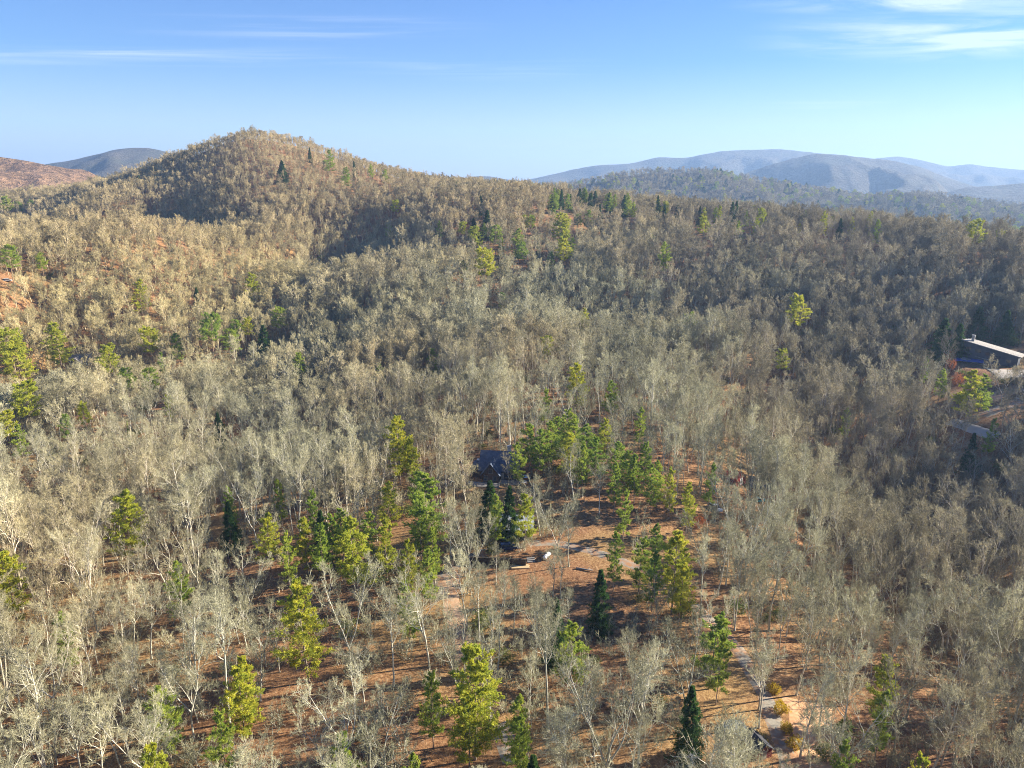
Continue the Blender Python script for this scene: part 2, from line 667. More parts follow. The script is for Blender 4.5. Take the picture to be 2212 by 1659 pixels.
RIDGES = {}
RIDGES['near'] = ridge('hill', [(1130, 408), (1215, 405), (1290, 394), (1340, 381), (1400, 373), (1480, 372), (1560, 377), (1640, 392), (1740, 410), (1850, 427), (1960, 438)],
                       2300, -125, 700, 600, 21, 'wooded low ridge in front of the blue mountains', 0.3, 14)
RIDGES['low'] = ridge('hill', [(1830, 440), (1900, 428), (1960, 425), (2050, 432), (2120, 442), (2212, 452), (2330, 458)],
                      2000, -125, 500, 500, 22, 'low wooded hill below the mountains at the right', 0.3, 14)
ridge('mountain', [(1540, 392), (1590, 380), (1640, 363), (1700, 346), (1760, 331), (1800, 333), (1870, 341), (1930, 347), (1990, 361), (2040, 382), (2100, 402), (2212, 416)],
      4300, -140, 1700, 1500, 31, 'rounded middle mountain in blue haze', 0.6, 24)
ridge('mountain', [(1060, 400), (1110, 393), (1160, 384), (1200, 376), (1250, 363), (1300, 355), (1340, 356), (1380, 350), (1420, 338), (1470, 343), (1560, 326), (1680, 322), (1780, 332), (1900, 345), (2000, 365)],
      6000, -150, 1500, 2000, 32, 'long blue mountain ridge on the skyline', 0.6, 34)
ridge('mountain', [(1840, 352), (1890, 342), (1940, 337), (1990, 346), (2040, 359), (2060, 360), (2090, 353), (2130, 360), (2212, 367), (2320, 370)],
      6600, -150, 1900, 2000, 33, 'pale mountain at the right edge of the skyline', 0.6, 34)
ridge('mountain', [(2100, 405), (2160, 400), (2212, 396), (2300, 392)], 3400, -140, 900, 1200, 35, 'hazy foothill at the right edge', 0.4, 24)
ridge('mountain', [(100, 356), (140, 348), (180, 340), (240, 325), (290, 318), (330, 320), (360, 329), (420, 345), (480, 360)],
      3600, -60, 1400, 1500, 34, 'small blue mountain behind the shoulder of the peak', 0.4, 24, 0.06)
ridge('mountain', [(960, 392), (1000, 385), (1040, 379), (1080, 384), (1130, 394)], 4600, -120, 1200, 1500, 36, 'small blue knob behind the crest', 0.3, 24, 0.05)
ridge('hill', [(-120, 330), (0, 338), (40, 346), (100, 356), (170, 366)], 1500, -40, 420, 500, 37, 'reddish wooded hill at the left edge', 0.3, 14, 0.08, MAT_ROSE)

# ------------------------------------------------------------------ trees
def norm(v):
    return v / (np.linalg.norm(v, axis=-1, keepdims=True) + 1e-9)


def tubes(P, R, k):
    """P (N, n, 3) centre lines, R (N, n) radii -> verts, quads"""
    N, n, _ = P.shape
    T = np.empty_like(P)
    T[:, 1:-1] = P[:, 2:] - P[:, :-2]
    T[:, 0] = P[:, 1] - P[:, 0]
    T[:, -1] = P[:, -1] - P[:, -2]
    T = norm(T)
    ref = np.tile(np.array([0.0, 0.0, 1.0]), (N, 1))
    vert = np.abs(T[:, 0, 2]) > 0.9
    ref[vert] = (1, 0, 0)
    A = norm(np.cross(T, ref[:, None, :]))
    B = np.cross(T, A)
    ang = np.arange(k) * 2 * pi / k
    ring = A[:, :, None, :] * np.cos(ang)[None, None, :, None] + B[:, :, None, :] * np.sin(ang)[None, None, :, None]
    V = P[:, :, None, :] + ring * R[:, :, None, None]
    idx = np.arange(N * n * k).reshape(N, n, k)
    nxt = np.roll(idx, -1, axis=2)
    F = np.stack([idx[:, :-1], nxt[:, :-1], nxt[:, 1:], idx[:, 1:]], -1).reshape(-1, 4)
    return V.reshape(-1, 3), F


class Builder:
    def __init__(self):
        self.V, self.F, self.M, self.n = [], [], [], 0

    def add(self, V, F, m=0):
        self.V.append(V)
        self.F.append(F + self.n)
        self.M.append(np.full(len(F), m))
        self.n += len(V)

    def mesh(self, name, mats, smooth=True):
        return mesh_from(name, np.concatenate(self.V), np.concatenate(self.F), self.F[0].shape[1], mats, smooth, np.concatenate(self.M))


def grow(r, start, direc, length, n, wander, up):
    """N polylines with n+1 points"""
    N = len(start)
    P = np.empty((N, n + 1, 3))
    P[:, 0] = start
    d = norm(direc.copy())
    for i in range(n):
        d = norm(d + r.normal(0, wander, (N, 3)) + np.array([0, 0, up]))
        P[:, i + 1] = P[:, i] + d * (length / n)[:, None]
    return P


def children(r, P, R, L, count, t0, t1, ang0, ang1, lf, flat=0.0):
    """spawn count children on each parent polyline"""
    N, n1, _ = P.shape
    t = (np.linspace(t0, t1, count)[None] + r.uniform(-0.5, 0.5, (N, count)) * (t1 - t0) / count).clip(0.02, 0.999)
    s = t * (n1 - 1)
    i = np.minimum(s.astype(int), n1 - 2)
    f = (s - i)[..., None]
    ar = np.arange(N)[:, None]
    pos = P[ar, i] * (1 - f) + P[ar, i + 1] * f
    par = norm(P[ar, i + 1] - P[ar, i])
    rad = R[ar, i] * (1 - f[..., 0]) + R[ar, i + 1] * f[..., 0]
    rnd = norm(r.normal(0, 1, pos.shape))
    side = norm(np.cross(par, rnd))
    side[..., 2] *= (1 - flat)
    side = norm(side)
    a = r.uniform(ang0, ang1, t.shape)[..., None]
    d = par * np.cos(a) + side * np.sin(a)
    ln = L[:, None] * lf * (1.15 - 0.75 * t) * r.uniform(0.7, 1.3, t.shape)
    return pos.reshape(-1, 3), d.reshape(-1, 3), ln.reshape(-1), rad.reshape(-1), t.reshape(-1)


def hardwood(seed, H=22.0, spread=5.0, bole=0.45, limbs=11, lean=0.03, forks=1, dens=(8, 5, 4), twig_r=0.020, straight=False, lod=0):
    r = np.random.default_rng(seed)
    tr, cr = Builder(), Builder()
    # trunk (and leaders where it forks)
    r0 = 0.0085 * H * r.uniform(0.85, 1.2)
    n = 12
    if forks == 1:
        P = grow(r, np.array([[0, 0, -0.8]]), np.array([[r.normal(0, lean), r.normal(0, lean), 1]]), np.array([H * 0.93 + 0.8]), n, 0.045, 0.04)
        tt = np.linspace(0, 1, n + 1)
        R = (r0 * (1 - 0.93 * tt ** 0.85) + 0.03)[None]
        R[0, 0] *= 1.5
        V, F = tubes(P, R, 7)
        tr.add(V, F)
        lead = [(P, R, bole)]
    else:
        zf = H * bole * r.uniform(0.75, 1.0)
        P = grow(r, np.array([[0, 0, -0.8]]), np.array([[r.normal(0, lean), r.normal(0, lean), 1]]), np.array([zf + 0.8]), 6, 0.03, 0.02)
        R = np.linspace(r0, r0 * 0.72, 7)[None]
        R[0, 0] *= 1.5
        V, F = tubes(P, R, 7)
        tr.add(V, F)
        a0 = r.uniform(0, 2 * pi)
        lead = []
        for q in range(forks):
            az = a0 + q * 2 * pi / forks + r.normal(0, 0.3)
            sp = r.uniform(0.28, 0.6)
            ln = (H - zf) * r.uniform(0.9, 1.08)
            p = grow(r, P[:, -1] - [[0, 0, 0.2]], np.array([[cos(az) * sp, sin(az) * sp, 1]]), np.array([ln]), 9, 0.10, 0.10)
            rr = (r0 * 0.62 * (1 - 0.93 * np.linspace(0, 1, 10) ** 0.9) + 0.03)[None]
            V, F = tubes(p, rr, 6)
            cr.add(V, F, 0)
            lead.append((p, rr, 0.12))
    for (P, R, b0) in lead:
        cnt = limbs if forks == 1 else max(5, int(limbs * 1.3 / forks))
        base_len = spread * (1.25 if forks == 1 else 0.95)
        pos, d, ln, rad, t = children(r, P, R, np.array([base_len]), cnt, b0, 0.97, 0.42, 0.92, 1.0)
        tc_ = (t - b0) / (1 - b0)
        ln = base_len * (0.62 + 0.9 * tc_ - 1.15 * tc_ ** 2.2) * r.uniform(0.75, 1.25, len(t))
        if straight:
            ln *= 0.6
        r1 = np.minimum(rad * 0.68, 0.024 * ln + 0.035)
        n1 = 7
        P1 = grow(r, pos, d, ln, n1, 0.18, 0.15)
        R1 = r1[:, None] * (1 - 0.85 * np.linspace(0, 1, n1 + 1))[None]
        V, F = tubes(P1, R1, 5)
        cr.add(V, F, 0)
        # branches
        pos, d, l2, rad, t = children(r, P1, R1, ln, dens[0], 0.34, 1.0, 0.40, 0.95, 0.52)
        l2 = l2.clip(0.5)
        P2 = grow(r, pos, d, l2, 5, 0.18, 0.10)
        R2 = np.minimum(rad * 0.7, 0.06)[:, None].clip(twig_r * 1.15) * (1 - 0.72 * np.linspace(0, 1, 6))[None]
        V, F = tubes(P2, R2, 4)
        cr.add(V, F, 0)
        pos, d, l3, rad, t = children(r, P2, R2, l2, dens[1], 0.12, 1.0, 0.4, 0.95, 0.60)
        l3 = l3.clip(0.45)
        P3 = grow(r, pos, d, l3, 3, 0.16, 0.10)
        R3 = np.full((len(l3), 4), twig_r) * np.linspace(1.05, 0.45, 4)[None]
        V, F = tubes(P3, R3, 3)
        cr.add(V, F, 1)
        pos, d, l4, rad, t = children(r, P3, R3, l3, dens[2], 0.10, 1.0, 0.35, 0.9, 0.75)
        l4 = l4.clip(0.35)
        P4 = grow(r, pos, d, l4, 2, 0.14, 0.10)
        R4 = np.full((len(l4), 3), twig_r * 0.8) * np.linspace(1.0, 0.4, 3)[None]
        V, F = tubes(P4, R4, 3)
        cr.add(V, F, 1)
    return tr, cr


def two_meshes(name, tb, cb, tmats, cmats):
    return tb.mesh(name + '_trunk', tmats), cb.mesh(name + '_crown', cmats)


def joined(name, tb, cb, tmat, cmats):
    """one mesh of trunk and crown for the massed forest"""
    V = np.concatenate(tb.V + [v for v in cb.V])
    F = np.concatenate(tb.F + [f + tb.n for f in cb.F])
    M = np.concatenate([m * 0 for m in tb.M] + [m + 1 for m in cb.M])
    return mesh_from(name, V, F, 4, [tmat] + cmats, True, M)


def quads_from_tris(V, F3):
    return V, np.c_[F3, F3[:, 2]]


def needles(r, C, D, size, per, droop=-0.1, spread=0.8):
    """spiky tufts: at each centre C pointing along D, `per` narrow blades as flat quads"""
    N = len(C)
    c = np.repeat(C, per, 0)
    d = norm(np.repeat(D, per, 0) + r.normal(0, spread, (N * per, 3)) + [0, 0, droop])
    s = norm(np.cross(d, r.normal(0, 1, d.shape)))
    L = size * r.uniform(0.6, 1.3, (N * per, 1))
    W = L * r.uniform(0.09, 0.17, (N * per, 1))
    c = c + r.normal(0, size * 0.18, c.shape)
    V = np.stack([c, c + d * L * 0.55 + s * W, c + d * L, c + d * L * 0.55 - s * W], 1).reshape(-1, 3)
    F = np.arange(N * per * 4).reshape(-1, 4)
    return V, F


def conifer(seed, kind='white', H=22.0):
    r = np.random.default_rng(seed)
    tr, cr = Builder(), Builder()
    n = 12
    P = grow(r, np.array([[0, 0, -0.8]]), np.array([[r.normal(0, .015), r.normal(0, .015), 1]]), np.array([H + 0.8]), n, 0.012, 0.02)
    R = (0.0115 * H * (1 - 0.95 * np.linspace(0, 1, n + 1)) + 0.01)[None]
    V, F = tubes(P, R, 7)
    tr.add(V, F)
    if kind == 'white':
        t0, rows, per, wid, rise, size, blades = 0.24, 13, 7, 0.31, 0.14, 0.42, 10
    elif kind == 'hemlock':
        t0, rows, per, wid, rise, size, blades = 0.08, 24, 9, 0.36, -0.08, 0.48, 8
    elif kind == 'pitch':
        t0, rows, per, wid, rise, size, blades = 0.46, 12, 6, 0.25, 0.30, 0.44, 10
    else:  # cedar, narrow and dense
        t0, rows, per, wid, rise, size, blades = 0.06, 22, 7, 0.13, 0.9, 0.42, 5
    tt = np.repeat(np.linspace(t0, 0.985, rows), per) + r.normal(0, 0.006, rows * per)
    keep = r.uniform(0, 1, len(tt)) > (0.18 if kind in ('white', 'pitch') else 0.05)
    tt = tt[keep].clip(t0, 0.995)
    s = tt * n
    i = np.minimum(s.astype(int), n - 1)
    f = (s - i)[:, None]
    pos = P[0, i] * (1 - f) + P[0, i + 1] * f
    az = r.uniform(0, 2 * pi, len(tt))
    tcw = (tt - t0) / (1 - t0)
    if kind == 'white':
        w = H * wid * (0.55 + 0.75 * tcw - 1.18 * tcw ** 1.7) + 0.5
        w *= np.where(r.uniform(0, 1, len(tt)) < 0.25, 0.5, 1.08)
    elif kind == 'pitch':
        w = H * wid * np.sqrt(np.clip(1 - (tcw * 1.0 - 0.30) ** 2 / 0.6, 0.05, 1)) * 0.95
    elif kind == 'hemlock':
        w = H * wid * (1.02 - tcw) + 0.35
    else:
        w = H * wid * np.sqrt(np.clip(1.03 - tcw, 0.02, 1)) * 0.9
    w *= r.uniform(0.55, 1.25, len(tt))
    d = np.stack([np.cos(az), np.sin(az), rise + 0.5 * tcw ** 3], 1)
    B = grow(r, pos, d, w, 4, 0.09, 0.03 if kind != 'hemlock' else -0.05)
    BR = np.linspace(0.05, 0.012, 5)[None] * (w / w.max())[:, None].clip(0.35)
    V, F = tubes(B, BR, 3)
    cr.add(V, F, 0)
    # side sprays carry the tufts, spread in flat plates
    m = {'white': 13, 'hemlock': 12, 'pitch': 13, 'cedar': 9}[kind]
    L = w
    p2, d2, l2, _, t2 = children(r, B, BR, L, m, 0.30 if kind != 'pitch' else 0.45, 1.0, 0.5, 1.2, 0.34, flat=0.75)
    l2 = l2.clip(0.25)
    S = grow(r, p2, d2, l2, 2, 0.08, 0.05)
    k = 4
    a = np.linspace(0.15, 1.05, k)
    C = (S[:, 0][:, None] * (1 - a)[None, :, None] + S[:, 2][:, None] * a[None, :, None]).reshape(-1, 3)
    D = np.repeat(norm(S[:, 2] - S[:, 0]), k, 0)
    V, F = needles(r, C, D, size, blades, 0.10 if kind in ('white', 'pitch') else -0.1, 0.55)
    cr.add(V, F, 1)
    return tr, cr


HW = []       # (trunk mesh, crown mesh, joined mesh)
specs = [
    dict(H=19, spread=5.8, bole=0.34, limbs=15),
    dict(H=21, spread=6.4, bole=0.36, limbs=16),
    dict(H=18, spread=6.6, bole=0.32, limbs=14, forks=2),
    dict(H=20, spread=6.8, bole=0.38, limbs=16, forks=3),
    dict(H=22, spread=4.6, bole=0.42, limbs=17),
    dict(H=18, spread=6.2, bole=0.30, limbs=14, forks=2),
    dict(H=21, spread=5.6, bole=0.46, limbs=14),
    dict(H=16, spread=5.0, bole=0.30, limbs=14, lean=0.10),
    dict(H=19, spread=7.6, bole=0.34, limbs=18, forks=3),
    dict(H=23, spread=4.2, bole=0.55, limbs=14),
    dict(H=15, spread=5.4, bole=0.28, limbs=15, forks=3),
    dict(H=17, spread=3.6, bole=0.35, limbs=15),
]
for i, s in enumerate(specs):
    tb, cb = hardwood(100 + i, **s)
    tm, cm = two_meshes('bare_tree', tb, cb, [MAT_TRUNK], [MAT_TRUNK, MAT_TWIG])
    jm = joined('hardwood', tb, cb, MAT_TRUNK, [MAT_TRUNK, MAT_TWIG])
    HW.append((tm, cm, jm))
FAR_HW = []
for i, s in enumerate([dict(H=18, spread=6.0, bole=0.32), dict(H=19, spread=6.6, bole=0.34), dict(H=17, spread=6.8, bole=0.30, forks=2),
                       dict(H=20, spread=4.6, bole=0.38), dict(H=17, spread=7.2, bole=0.32, forks=3), dict(H=15, spread=5.4, bole=0.3)]):
    tb, cb = hardwood(300 + i, limbs=15, dens=(8, 5, 3), twig_r=0.037, **s)
    FAR_HW.append(joined('hardwood_far', tb, cb, MAT_TRUNK, [MAT_TRUNK, MAT_TWIG]))

CON = {}
for kind, mat, seeds in (('white', MAT_WHITE_PINE, (1, 2, 3)), ('green', MAT_GREEN_PINE, (4, 5, 6)), ('dark', MAT_DARK_PINE, (7, 8)),
                         ('pitch', MAT_GREEN_PINE, (9, 10)), ('gold', MAT_WHITE_PINE, (11, 12)), ('cedar', MAT_GREEN_PINE, (13,))):
    CON[kind] = []
    for sdd in seeds:
        form = {'white': 'white', 'green': 'white', 'dark': 'hemlock', 'pitch': 'pitch', 'gold': 'pitch', 'cedar': 'cedar'}[kind]
        tb, cb = conifer(500 + sdd, form, 22.0)
        tm, cm = two_meshes(kind, tb, cb, [MAT_PINE_BARK], [MAT_PINE_BARK, mat])
        jm = joined('conifer', tb, cb, MAT_PINE_BARK, [MAT_PINE_BARK, mat])
        CON[kind].append((tm, cm, jm))

# ------------------------------------------------------------------ where the trees stand
# conifers seen in the photograph: picture x, top y, bottom y of the crown, kind
PINES = """859 907 1009 white|837 1046 1122 white|917 1030 1150 green|757 1129 1245 white|1057 1036 1120 dark|1097 1049 1122 dark|1070 1069 1118 green
1134 1066 1138 white|1144 918 990 green|1193 912 985 green|1223 885 955 green|1290 943 1012 green|1247 789 865 white|1177 841 886 green
1323 823 880 green|1384 880 915 green|1364 975 1035 green|1424 995 1045 green|880 1168 1222 white|935 1140 1190 green|1330 1150 1180 green
1385 1160 1228 green|1462 1160 1275 white|1302 1230 1305 dark|1200 1292 1368 dark|1237 1340 1430 green|1023 1400 1560 white|1120 1500 1525 green
1123 1543 1574 green|880 1256 1322 green|887 1630 1690 green|740 1585 1665 green|930 1450 1500 green|1155 1630 1690 dark|1545 1330 1430 green
1500 1480 1550 dark|1920 1416 1482 white|1915 1490 1528 green|1998 1634 1690 white|1838 1598 1650 green|262 1068 1168 white|573 1112 1182 white
653 1120 1186 white|710 1112 1180 green|375 1215 1286 green|648 1268 1405 white|272 908 934 cedar|363 858 886 gold|272 800 834 pitch|320 800 835 pitch
350 770 792 green|235 764 802 gold|50 832 886 gold|35 768 830 gold|137 898 922 pitch|178 872 896 gold|645 763 818 green|8 893 932 gold|35 918 958 green
490 1053 1078 green|670 1058 1092 green|470 890 932 dark|5 1200 1288 white|300 618 662 white|120 716 772 white|20 733 792 gold|545 603 650 white
602 676 706 pitch|453 695 736 pitch|535 697 719 gold|507 700 724 pitch|567 710 758 dark|497 726 758 pitch|380 730 768 green|320 724 760 gold
423 627 650 dark|17 544 572 pitch|88 556 572 pitch|523 272 290 dark|397 299 321 dark|256 345 359 dark|213 355 371 dark|150 361 384 dark
20 367 384 dark|608 353 387 dark|668 322 334 dark|710 333 364 green|300 383 403 dark|40 442 454 pitch|65 438 450 pitch|15 434 452 pitch|693 545 566 green
854 439 457 gold|840 483 504 green|950 483 504 green|747 369 397 green|765 352 366 dark|800 359 376 green|832 371 391 green|985 397 417 dark
1038 429 458 dark|1053 462 508 dark|1023 476 504 dark|1027 502 531 gold|1000 486 504 gold|1043 489 517 green|1070 499 527 pitch|1082 522 550 green
1120 506 551 green|1128 535 561 pitch|1133 472 488 gold|1147 472 491 pitch|1197 459 484 green|1212 479 517 gold|1220 489 531 green|1217 529 563 gold
1233 522 554 green|1250 469 484 pitch|1273 462 494 green|1190 552 584 green|1047 555 604 gold|1003 569 601 green|1180 729 764 gold|1263 675 704 white
1368 442 464 green|1297 445 457 dark|1407 512 534 green|1437 535 581 green|1163 525 544 dark|1520 479 504 gold|1598 485 514 green|1635 485 501 gold
2112 491 521 gold|2162 505 524 gold|2192 502 521 gold|1723 658 701 gold|1492 685 711 pitch|1692 758 791 gold|2002 771 793 green|2038 798 836 green
2102 804 871 white|2128 811 863 green|1832 881 906 green|2108 934 956 dark|2148 904 936 green|1538 1002 1043 green|1490 1044 1091 white|2118 671 717 dark
2178 679 721 dark|2040 689 762 dark|2075 700 760 dark|938 754 801 green|820 784 815 green|1085 640 670 green|1205 900 960 green|1260 960 1015 green
1330 1000 1050 green|690 1100 1140 dark|905 1090 1150 green|1415 1190 1240 green|1475 1215 1285 white|510 1440 1530 white|345 1480 1560 green
470 1545 1620 green|330 1610 1680 white|130 1320 1350 green|1010 1500 1590 white|600 1035 1060 green|1560 1370 1425 green|520 1420 1480 white|1340 955 1025 green|1375 980 1040 green|1412 1003 1058 green|1240 898 958 green
1268 915 982 green|1308 905 960 white|1165 930 1000 green|1452 1012 1058 white|1230 935 1000 white|1395 955 1010 green|1120 955 1010 green|900 1020 1085 green|885 950 1010 white|925 1185 1235 green|790 1105 1170 green|830 1130 1190 white|690 1130 1190 green|735 1100 1160 green|615 1150 1200 green|1420 1130 1180 green|1350 1060 1110 green"""


def parse_pines():
    for item in PINES.replace('\n', '|').split('|'):
        a = item.split()
        if len(a) == 4:
            yield float(a[0]), float(a[1]), float(a[2]), a[3]
    r = np.random.default_rng(12)
    for _ in range(34):      # the belt of evergreens beyond the crest
        X = r.uniform(1185, 1375)
        Y = 407 + abs(X - 1270) * 0.05 + r.uniform(0, 16)
        yield X, Y, Y + r.uniform(17, 24), 'dark' if r.uniform() < .45 else 'green'
    for _ in range(34):      # pines standing in the valley woods
        X = r.uniform(1400, 1900)
        Y = 414 + (X - 1400) * 0.075 + r.uniform(0, 32)
        yield X, Y, Y + r.uniform(13, 18), ('green', 'gold', 'dark', 'white')[r.integers(0, 4)]


conifers = []     # x, y, z, scale_h, scale_w, kind, picture x, picture y
for X, Yt, Yb, kind in parse_pines():
    px = Yb - Yt
    big = kind in ('white', 'green', 'dark')
    Hh = 21.0
    for _ in range(4):
        q = hit(X, Yt, Hh)
        dist = float(np.linalg.norm(q))
        dep = math.atan2(-q[2], q[1])
        vis = px * dist / FPX / max(0.6, cos(dep))      # visible crown height in metres
        frac = {'white': 0.72, 'green': 0.72, 'dark': 0.95, 'pitch': 0.52, 'gold': 0.52, 'cedar': 0.95}[kind]
        Hn = min(27.0, max(11.0 if kind in ('cedar',) else 14.0, vis / frac))
        Hh = 0.5 * Hh + 0.5 * Hn
    gz = float(ground_z(q[0], q[1]))
    width = vis / frac * {'white': 1.0, 'green': 1.0, 'dark': 1.0}.get(kind, 1.0)
    if dist > 400:
        Hh *= 1.15
        width *= 1.3
    conifers.append([q[0], q[1], gz, Hh / 22.0, min(Hh, max(0.6 * Hh, width)) / 22.0, kind, X, Yt])


OWN = [(1184, 1580, 1369, 9), (1159, 1443, 1290, 6), (927, 1440, 1296, 8), (850, 1483, 1318, 6), (1010, 1360, 1220, 0), (1072, 1262, 1185, 6),
       (1035, 1386, 1248, 6), (760, 1464, 1288, 2), (1108, 1396, 1268, 9), (1195, 1290, 1190, 0), (1212, 1293, 1196, 4), (1143, 1556, 1452, 7),
       (1003, 1052, 914, 5), (965, 1092, 955, 0), (1096, 1056, 985, 3), (1078, 954, 815, 6), (1112, 959, 830, 9), (1240, 1079, 972, 7),
       (1718, 1502, 1345, 7), (1762, 1612, 1478, 6), (1728, 1639, 1500, 4), (1812, 1655, 1480, 6), (1640, 1572, 1440, 6), (1681, 1422, 1325, 9),
       (975, 1205, 1093, 6), (1000, 1190, 1090, 5), (1150, 1385, 1290, 4), (1060, 1400, 1300, 4), (985, 1470, 1380, 2), (1295, 1110, 1010, 6),
       (540, 1340, 1230, 2), (370, 1310, 1165, 5), (440, 1300, 1160, 3), (185, 1335, 1180, 8), (50, 1290, 1090, 6), (1930, 1640, 1500, 4), (1955, 1560, 1440, 6)]

# keep-out shapes (world x, y, radius) and the thinned areas
def keep_clear(x, y):
    """0 = no tree, 1 = full density"""
    X, Y, d = project(x, y, ground_z(x, y))
    k = np.ones_like(x)
    for (cx, cy, rx, ry, v) in [
        (1060, 1030, 62, 45, 0.0), (1100, 1170, 45, 24, 0.0), (1240, 1180, 120, 22, 0.15), (985, 1190, 80, 28, 0.2),
        (1120, 1300, 150, 90, 0.30), (985, 1330, 60, 110, 0.3), (1110, 920, 75, 45, 0.22), (985, 1010, 60, 55, 0.2), (1300, 1060, 120, 40, 0.45),
        (1720, 1560, 105, 100, 0.12), (1620, 1500, 60, 70, 0.25), (1560, 1600, 60, 50, 0.3), (1590, 975, 50, 60, 0.25), (1590, 1030, 24, 16, 0.0), (1545, 1102, 14, 10, 0.0),
        (2135, 775, 80, 42, 0.0), (2160, 815, 60, 30, 0.05), (2150, 865, 95, 50, 0.07), (2085, 930, 40, 20, 0.0), (2150, 1000, 60, 30, 0.3), (172, 780, 40, 25, 0.0), (225, 790, 40, 15, 0.0),
        (15, 650, 40, 22, 0.1), (15, 612, 22, 14, 0.0), (1100, 1480, 170, 60, 0.6), (760, 1410, 190, 40, 0.45), (1500, 1520, 60, 90, 0.6), (1110, 1600, 50, 60, 0.3),
        (850, 1500, 80, 40, 0.6), (1190, 1240, 250, 50, 0.55), (130, 890, 80, 50, 0.5), (1250, 1000, 80, 70, 0.5), (1060, 640, 60, 60, 0.6),
    ]:
        e = ((X - cx) / rx) ** 2 + ((Y - cy) / ry) ** 2
        k = np.where(e < 1, np.minimum(k, v), k)
    return k


def scatter(x0, x1, y0, y1, spacing, seed, jitter=0.8):
    r = np.random.default_rng(seed)
    dx = spacing
    dy = spacing * 0.866
    gx, gy = np.meshgrid(np.arange(x0, x1, dx), np.arange(y0, y1, dy))
    gx = gx + (np.arange(gx.shape[0]) % 2)[:, None] * dx / 2
    x = gx.ravel() + r.uniform(-0.5, 0.5, gx.size) * dx * jitter
    y = gy.ravel() + r.uniform(-0.5, 0.5, gx.size) * dx * jitter
    return x, y, r


def in_fan(x, y, margin=40.0, left=1.0):
    d = np.hypot(x, y)
    ang = np.arctan2(x, y)
    return (np.abs(x) < 0.78 * y * 1.0 + margin)


# near and middle woods
x, y, r_ = scatter(-900, 900, 62, 960, 6.0, 42, 0.92)
m = in_fan(x, y, 45)
x, y = x[m], y[m]
dens = keep_clear(x, y)
dens = np.where(dens > 0.16, dens ** 0.42, dens)
m = r_.uniform(0, 1, len(x)) < dens * 0.97
x, y = x[m], y[m]
# trees that stand out in the photograph: base x, base y, top y, form
for bxp, byp, typ, form in OWN:
    q = hit(bxp, byp)
    m_ = (x - q[0]) ** 2 + (y - q[1]) ** 2 > 4.6 ** 2
    x, y = x[m_], y[m_]
# crowns that the photograph shows whole are not hidden by a tree in front
zt = ground_z(x, y)
Xc, Yc, dc = project(x, y, zt + 15)
keep = np.ones(len(x), bool)
for c in conifers:
    w_ = c[4] * 22 * 0.28 * FPX / max(60, project(c[0], c[1], c[2] + 12)[2])
    pd = project(c[0], c[1], c[2])[2]
    Xm, Ym, _ = project(c[0], c[1], c[2] + c[3] * 15)
    rad_ = 4.2 * FPX / dc
    inside = (np.abs(Xc - Xm) < w_ * 0.8 + rad_) & (np.abs(Yc - Ym) < (c[3] * 8) * FPX / pd + rad_) & (dc < pd) & (dc > pd - 60 - 0.12 * pd)
    keep &= ~(inside & (r_.uniform(0, 1, len(x)) < 0.62))
for (a_, b_, rx_, ry_, v_) in [(1068, 1018, 52, 50, .06), (1102, 1165, 45, 34, .1), (2128, 762, 60, 45, .3), (172, 765, 34, 28, .4), (1588, 1028, 24, 20, .2), (1545, 1098, 20, 16, .2),
                               (1640, 1070, 30, 18, .5), (1670, 1540, 45, 70, .35), (1590, 1578, 36, 28, .2), (1181, 1200, 18, 16, .1), (1634, 1606, 30, 24, .4), (985, 1330, 40, 90, .4),
                               (2120, 905, 85, 40, .4), (2180, 805, 45, 20, .3), (17, 600, 20, 16, .4), (2092, 783, 26, 18, .4)]:
    ins = ((Xc - a_) / rx_) ** 2 + ((Yc - b_) / ry_) ** 2 < 1
    keep &= ~(ins & (r_.uniform(0, 1, len(x)) > v_))
for (q_, L_, w_) in ((MODERN, 70, 14), (hit(2090, 928), 60, 9), (hit(2180, 806), 60, 8), (hit(1700, 1560), 45, 7)):
    ex, ey = x - q_[0], y - q_[1]
    along = ex * sin(SUN_AZ) + ey * cos(SUN_AZ)
    across = np.abs(ex * cos(SUN_AZ) - ey * sin(SUN_AZ))
    keep &= ~((along > 0) & (along < L_) & (across < w_))
x, y = x[keep], y[keep]
# not on top of a conifer
cx = np.array([c[0] for c in conifers])
cy = np.array([c[1] for c in conifers])
dd = np.min((x[:, None] - cx[None]) ** 2 + (y[:, None] - cy[None]) ** 2, axis=1)
m = dd > 3.4 ** 2
x, y = x[m], y[m]
n_rand = len(x)
own = [hit(a, b) for a, b, c, d in OWN]
x = np.r_[x, [q[0] for q in own]]
y = np.r_[y, [q[1] for q in own]]
near_z = ground_z(x, y)
# tree size varies in drifts
drift = fbm(x / 60.0, y / 60.0, 3, 77)
size = np.clip(0.93 + 0.6 * drift + r_.normal(0, 0.16, len(x)), 0.45, 1.3)
size *= 1 - 0.36 * _smooth((near_z + 45) / 60)
size *= np.where(r_.uniform(0, 1, len(x)) < 0.18, 0.7, 1.0)
for k_, (a, b, c, d) in enumerate(OWN):
    q = own[k_]
    size[n_rand + k_] = min(1.35, max(0.4, (b - c) * np.linalg.norm(q) / FPX / cos(math.atan2(-q[2], q[1])) / specs[d]['H']))
dist = np.sqrt(x ** 2 + y ** 2 + near_z ** 2)
Xp, Yp, dp = project(x, y, near_z + 14 * size)
inview = (Xp > -10) & (Xp < 2222) & (Yp > 250) & (Yp < 1690)
score = np.where(inview, size / dist, 0)
score[n_rand:] = 9
order = np.argsort(-score)
N_IND = 296
ind = order[:N_IND]
rest = order[N_IND:]
var = r_.integers(0, len(HW), len(x))
var[n_rand:] = [d for a, b, c, d in OWN]
rotz = r_.uniform(0, 2 * pi, len(x))
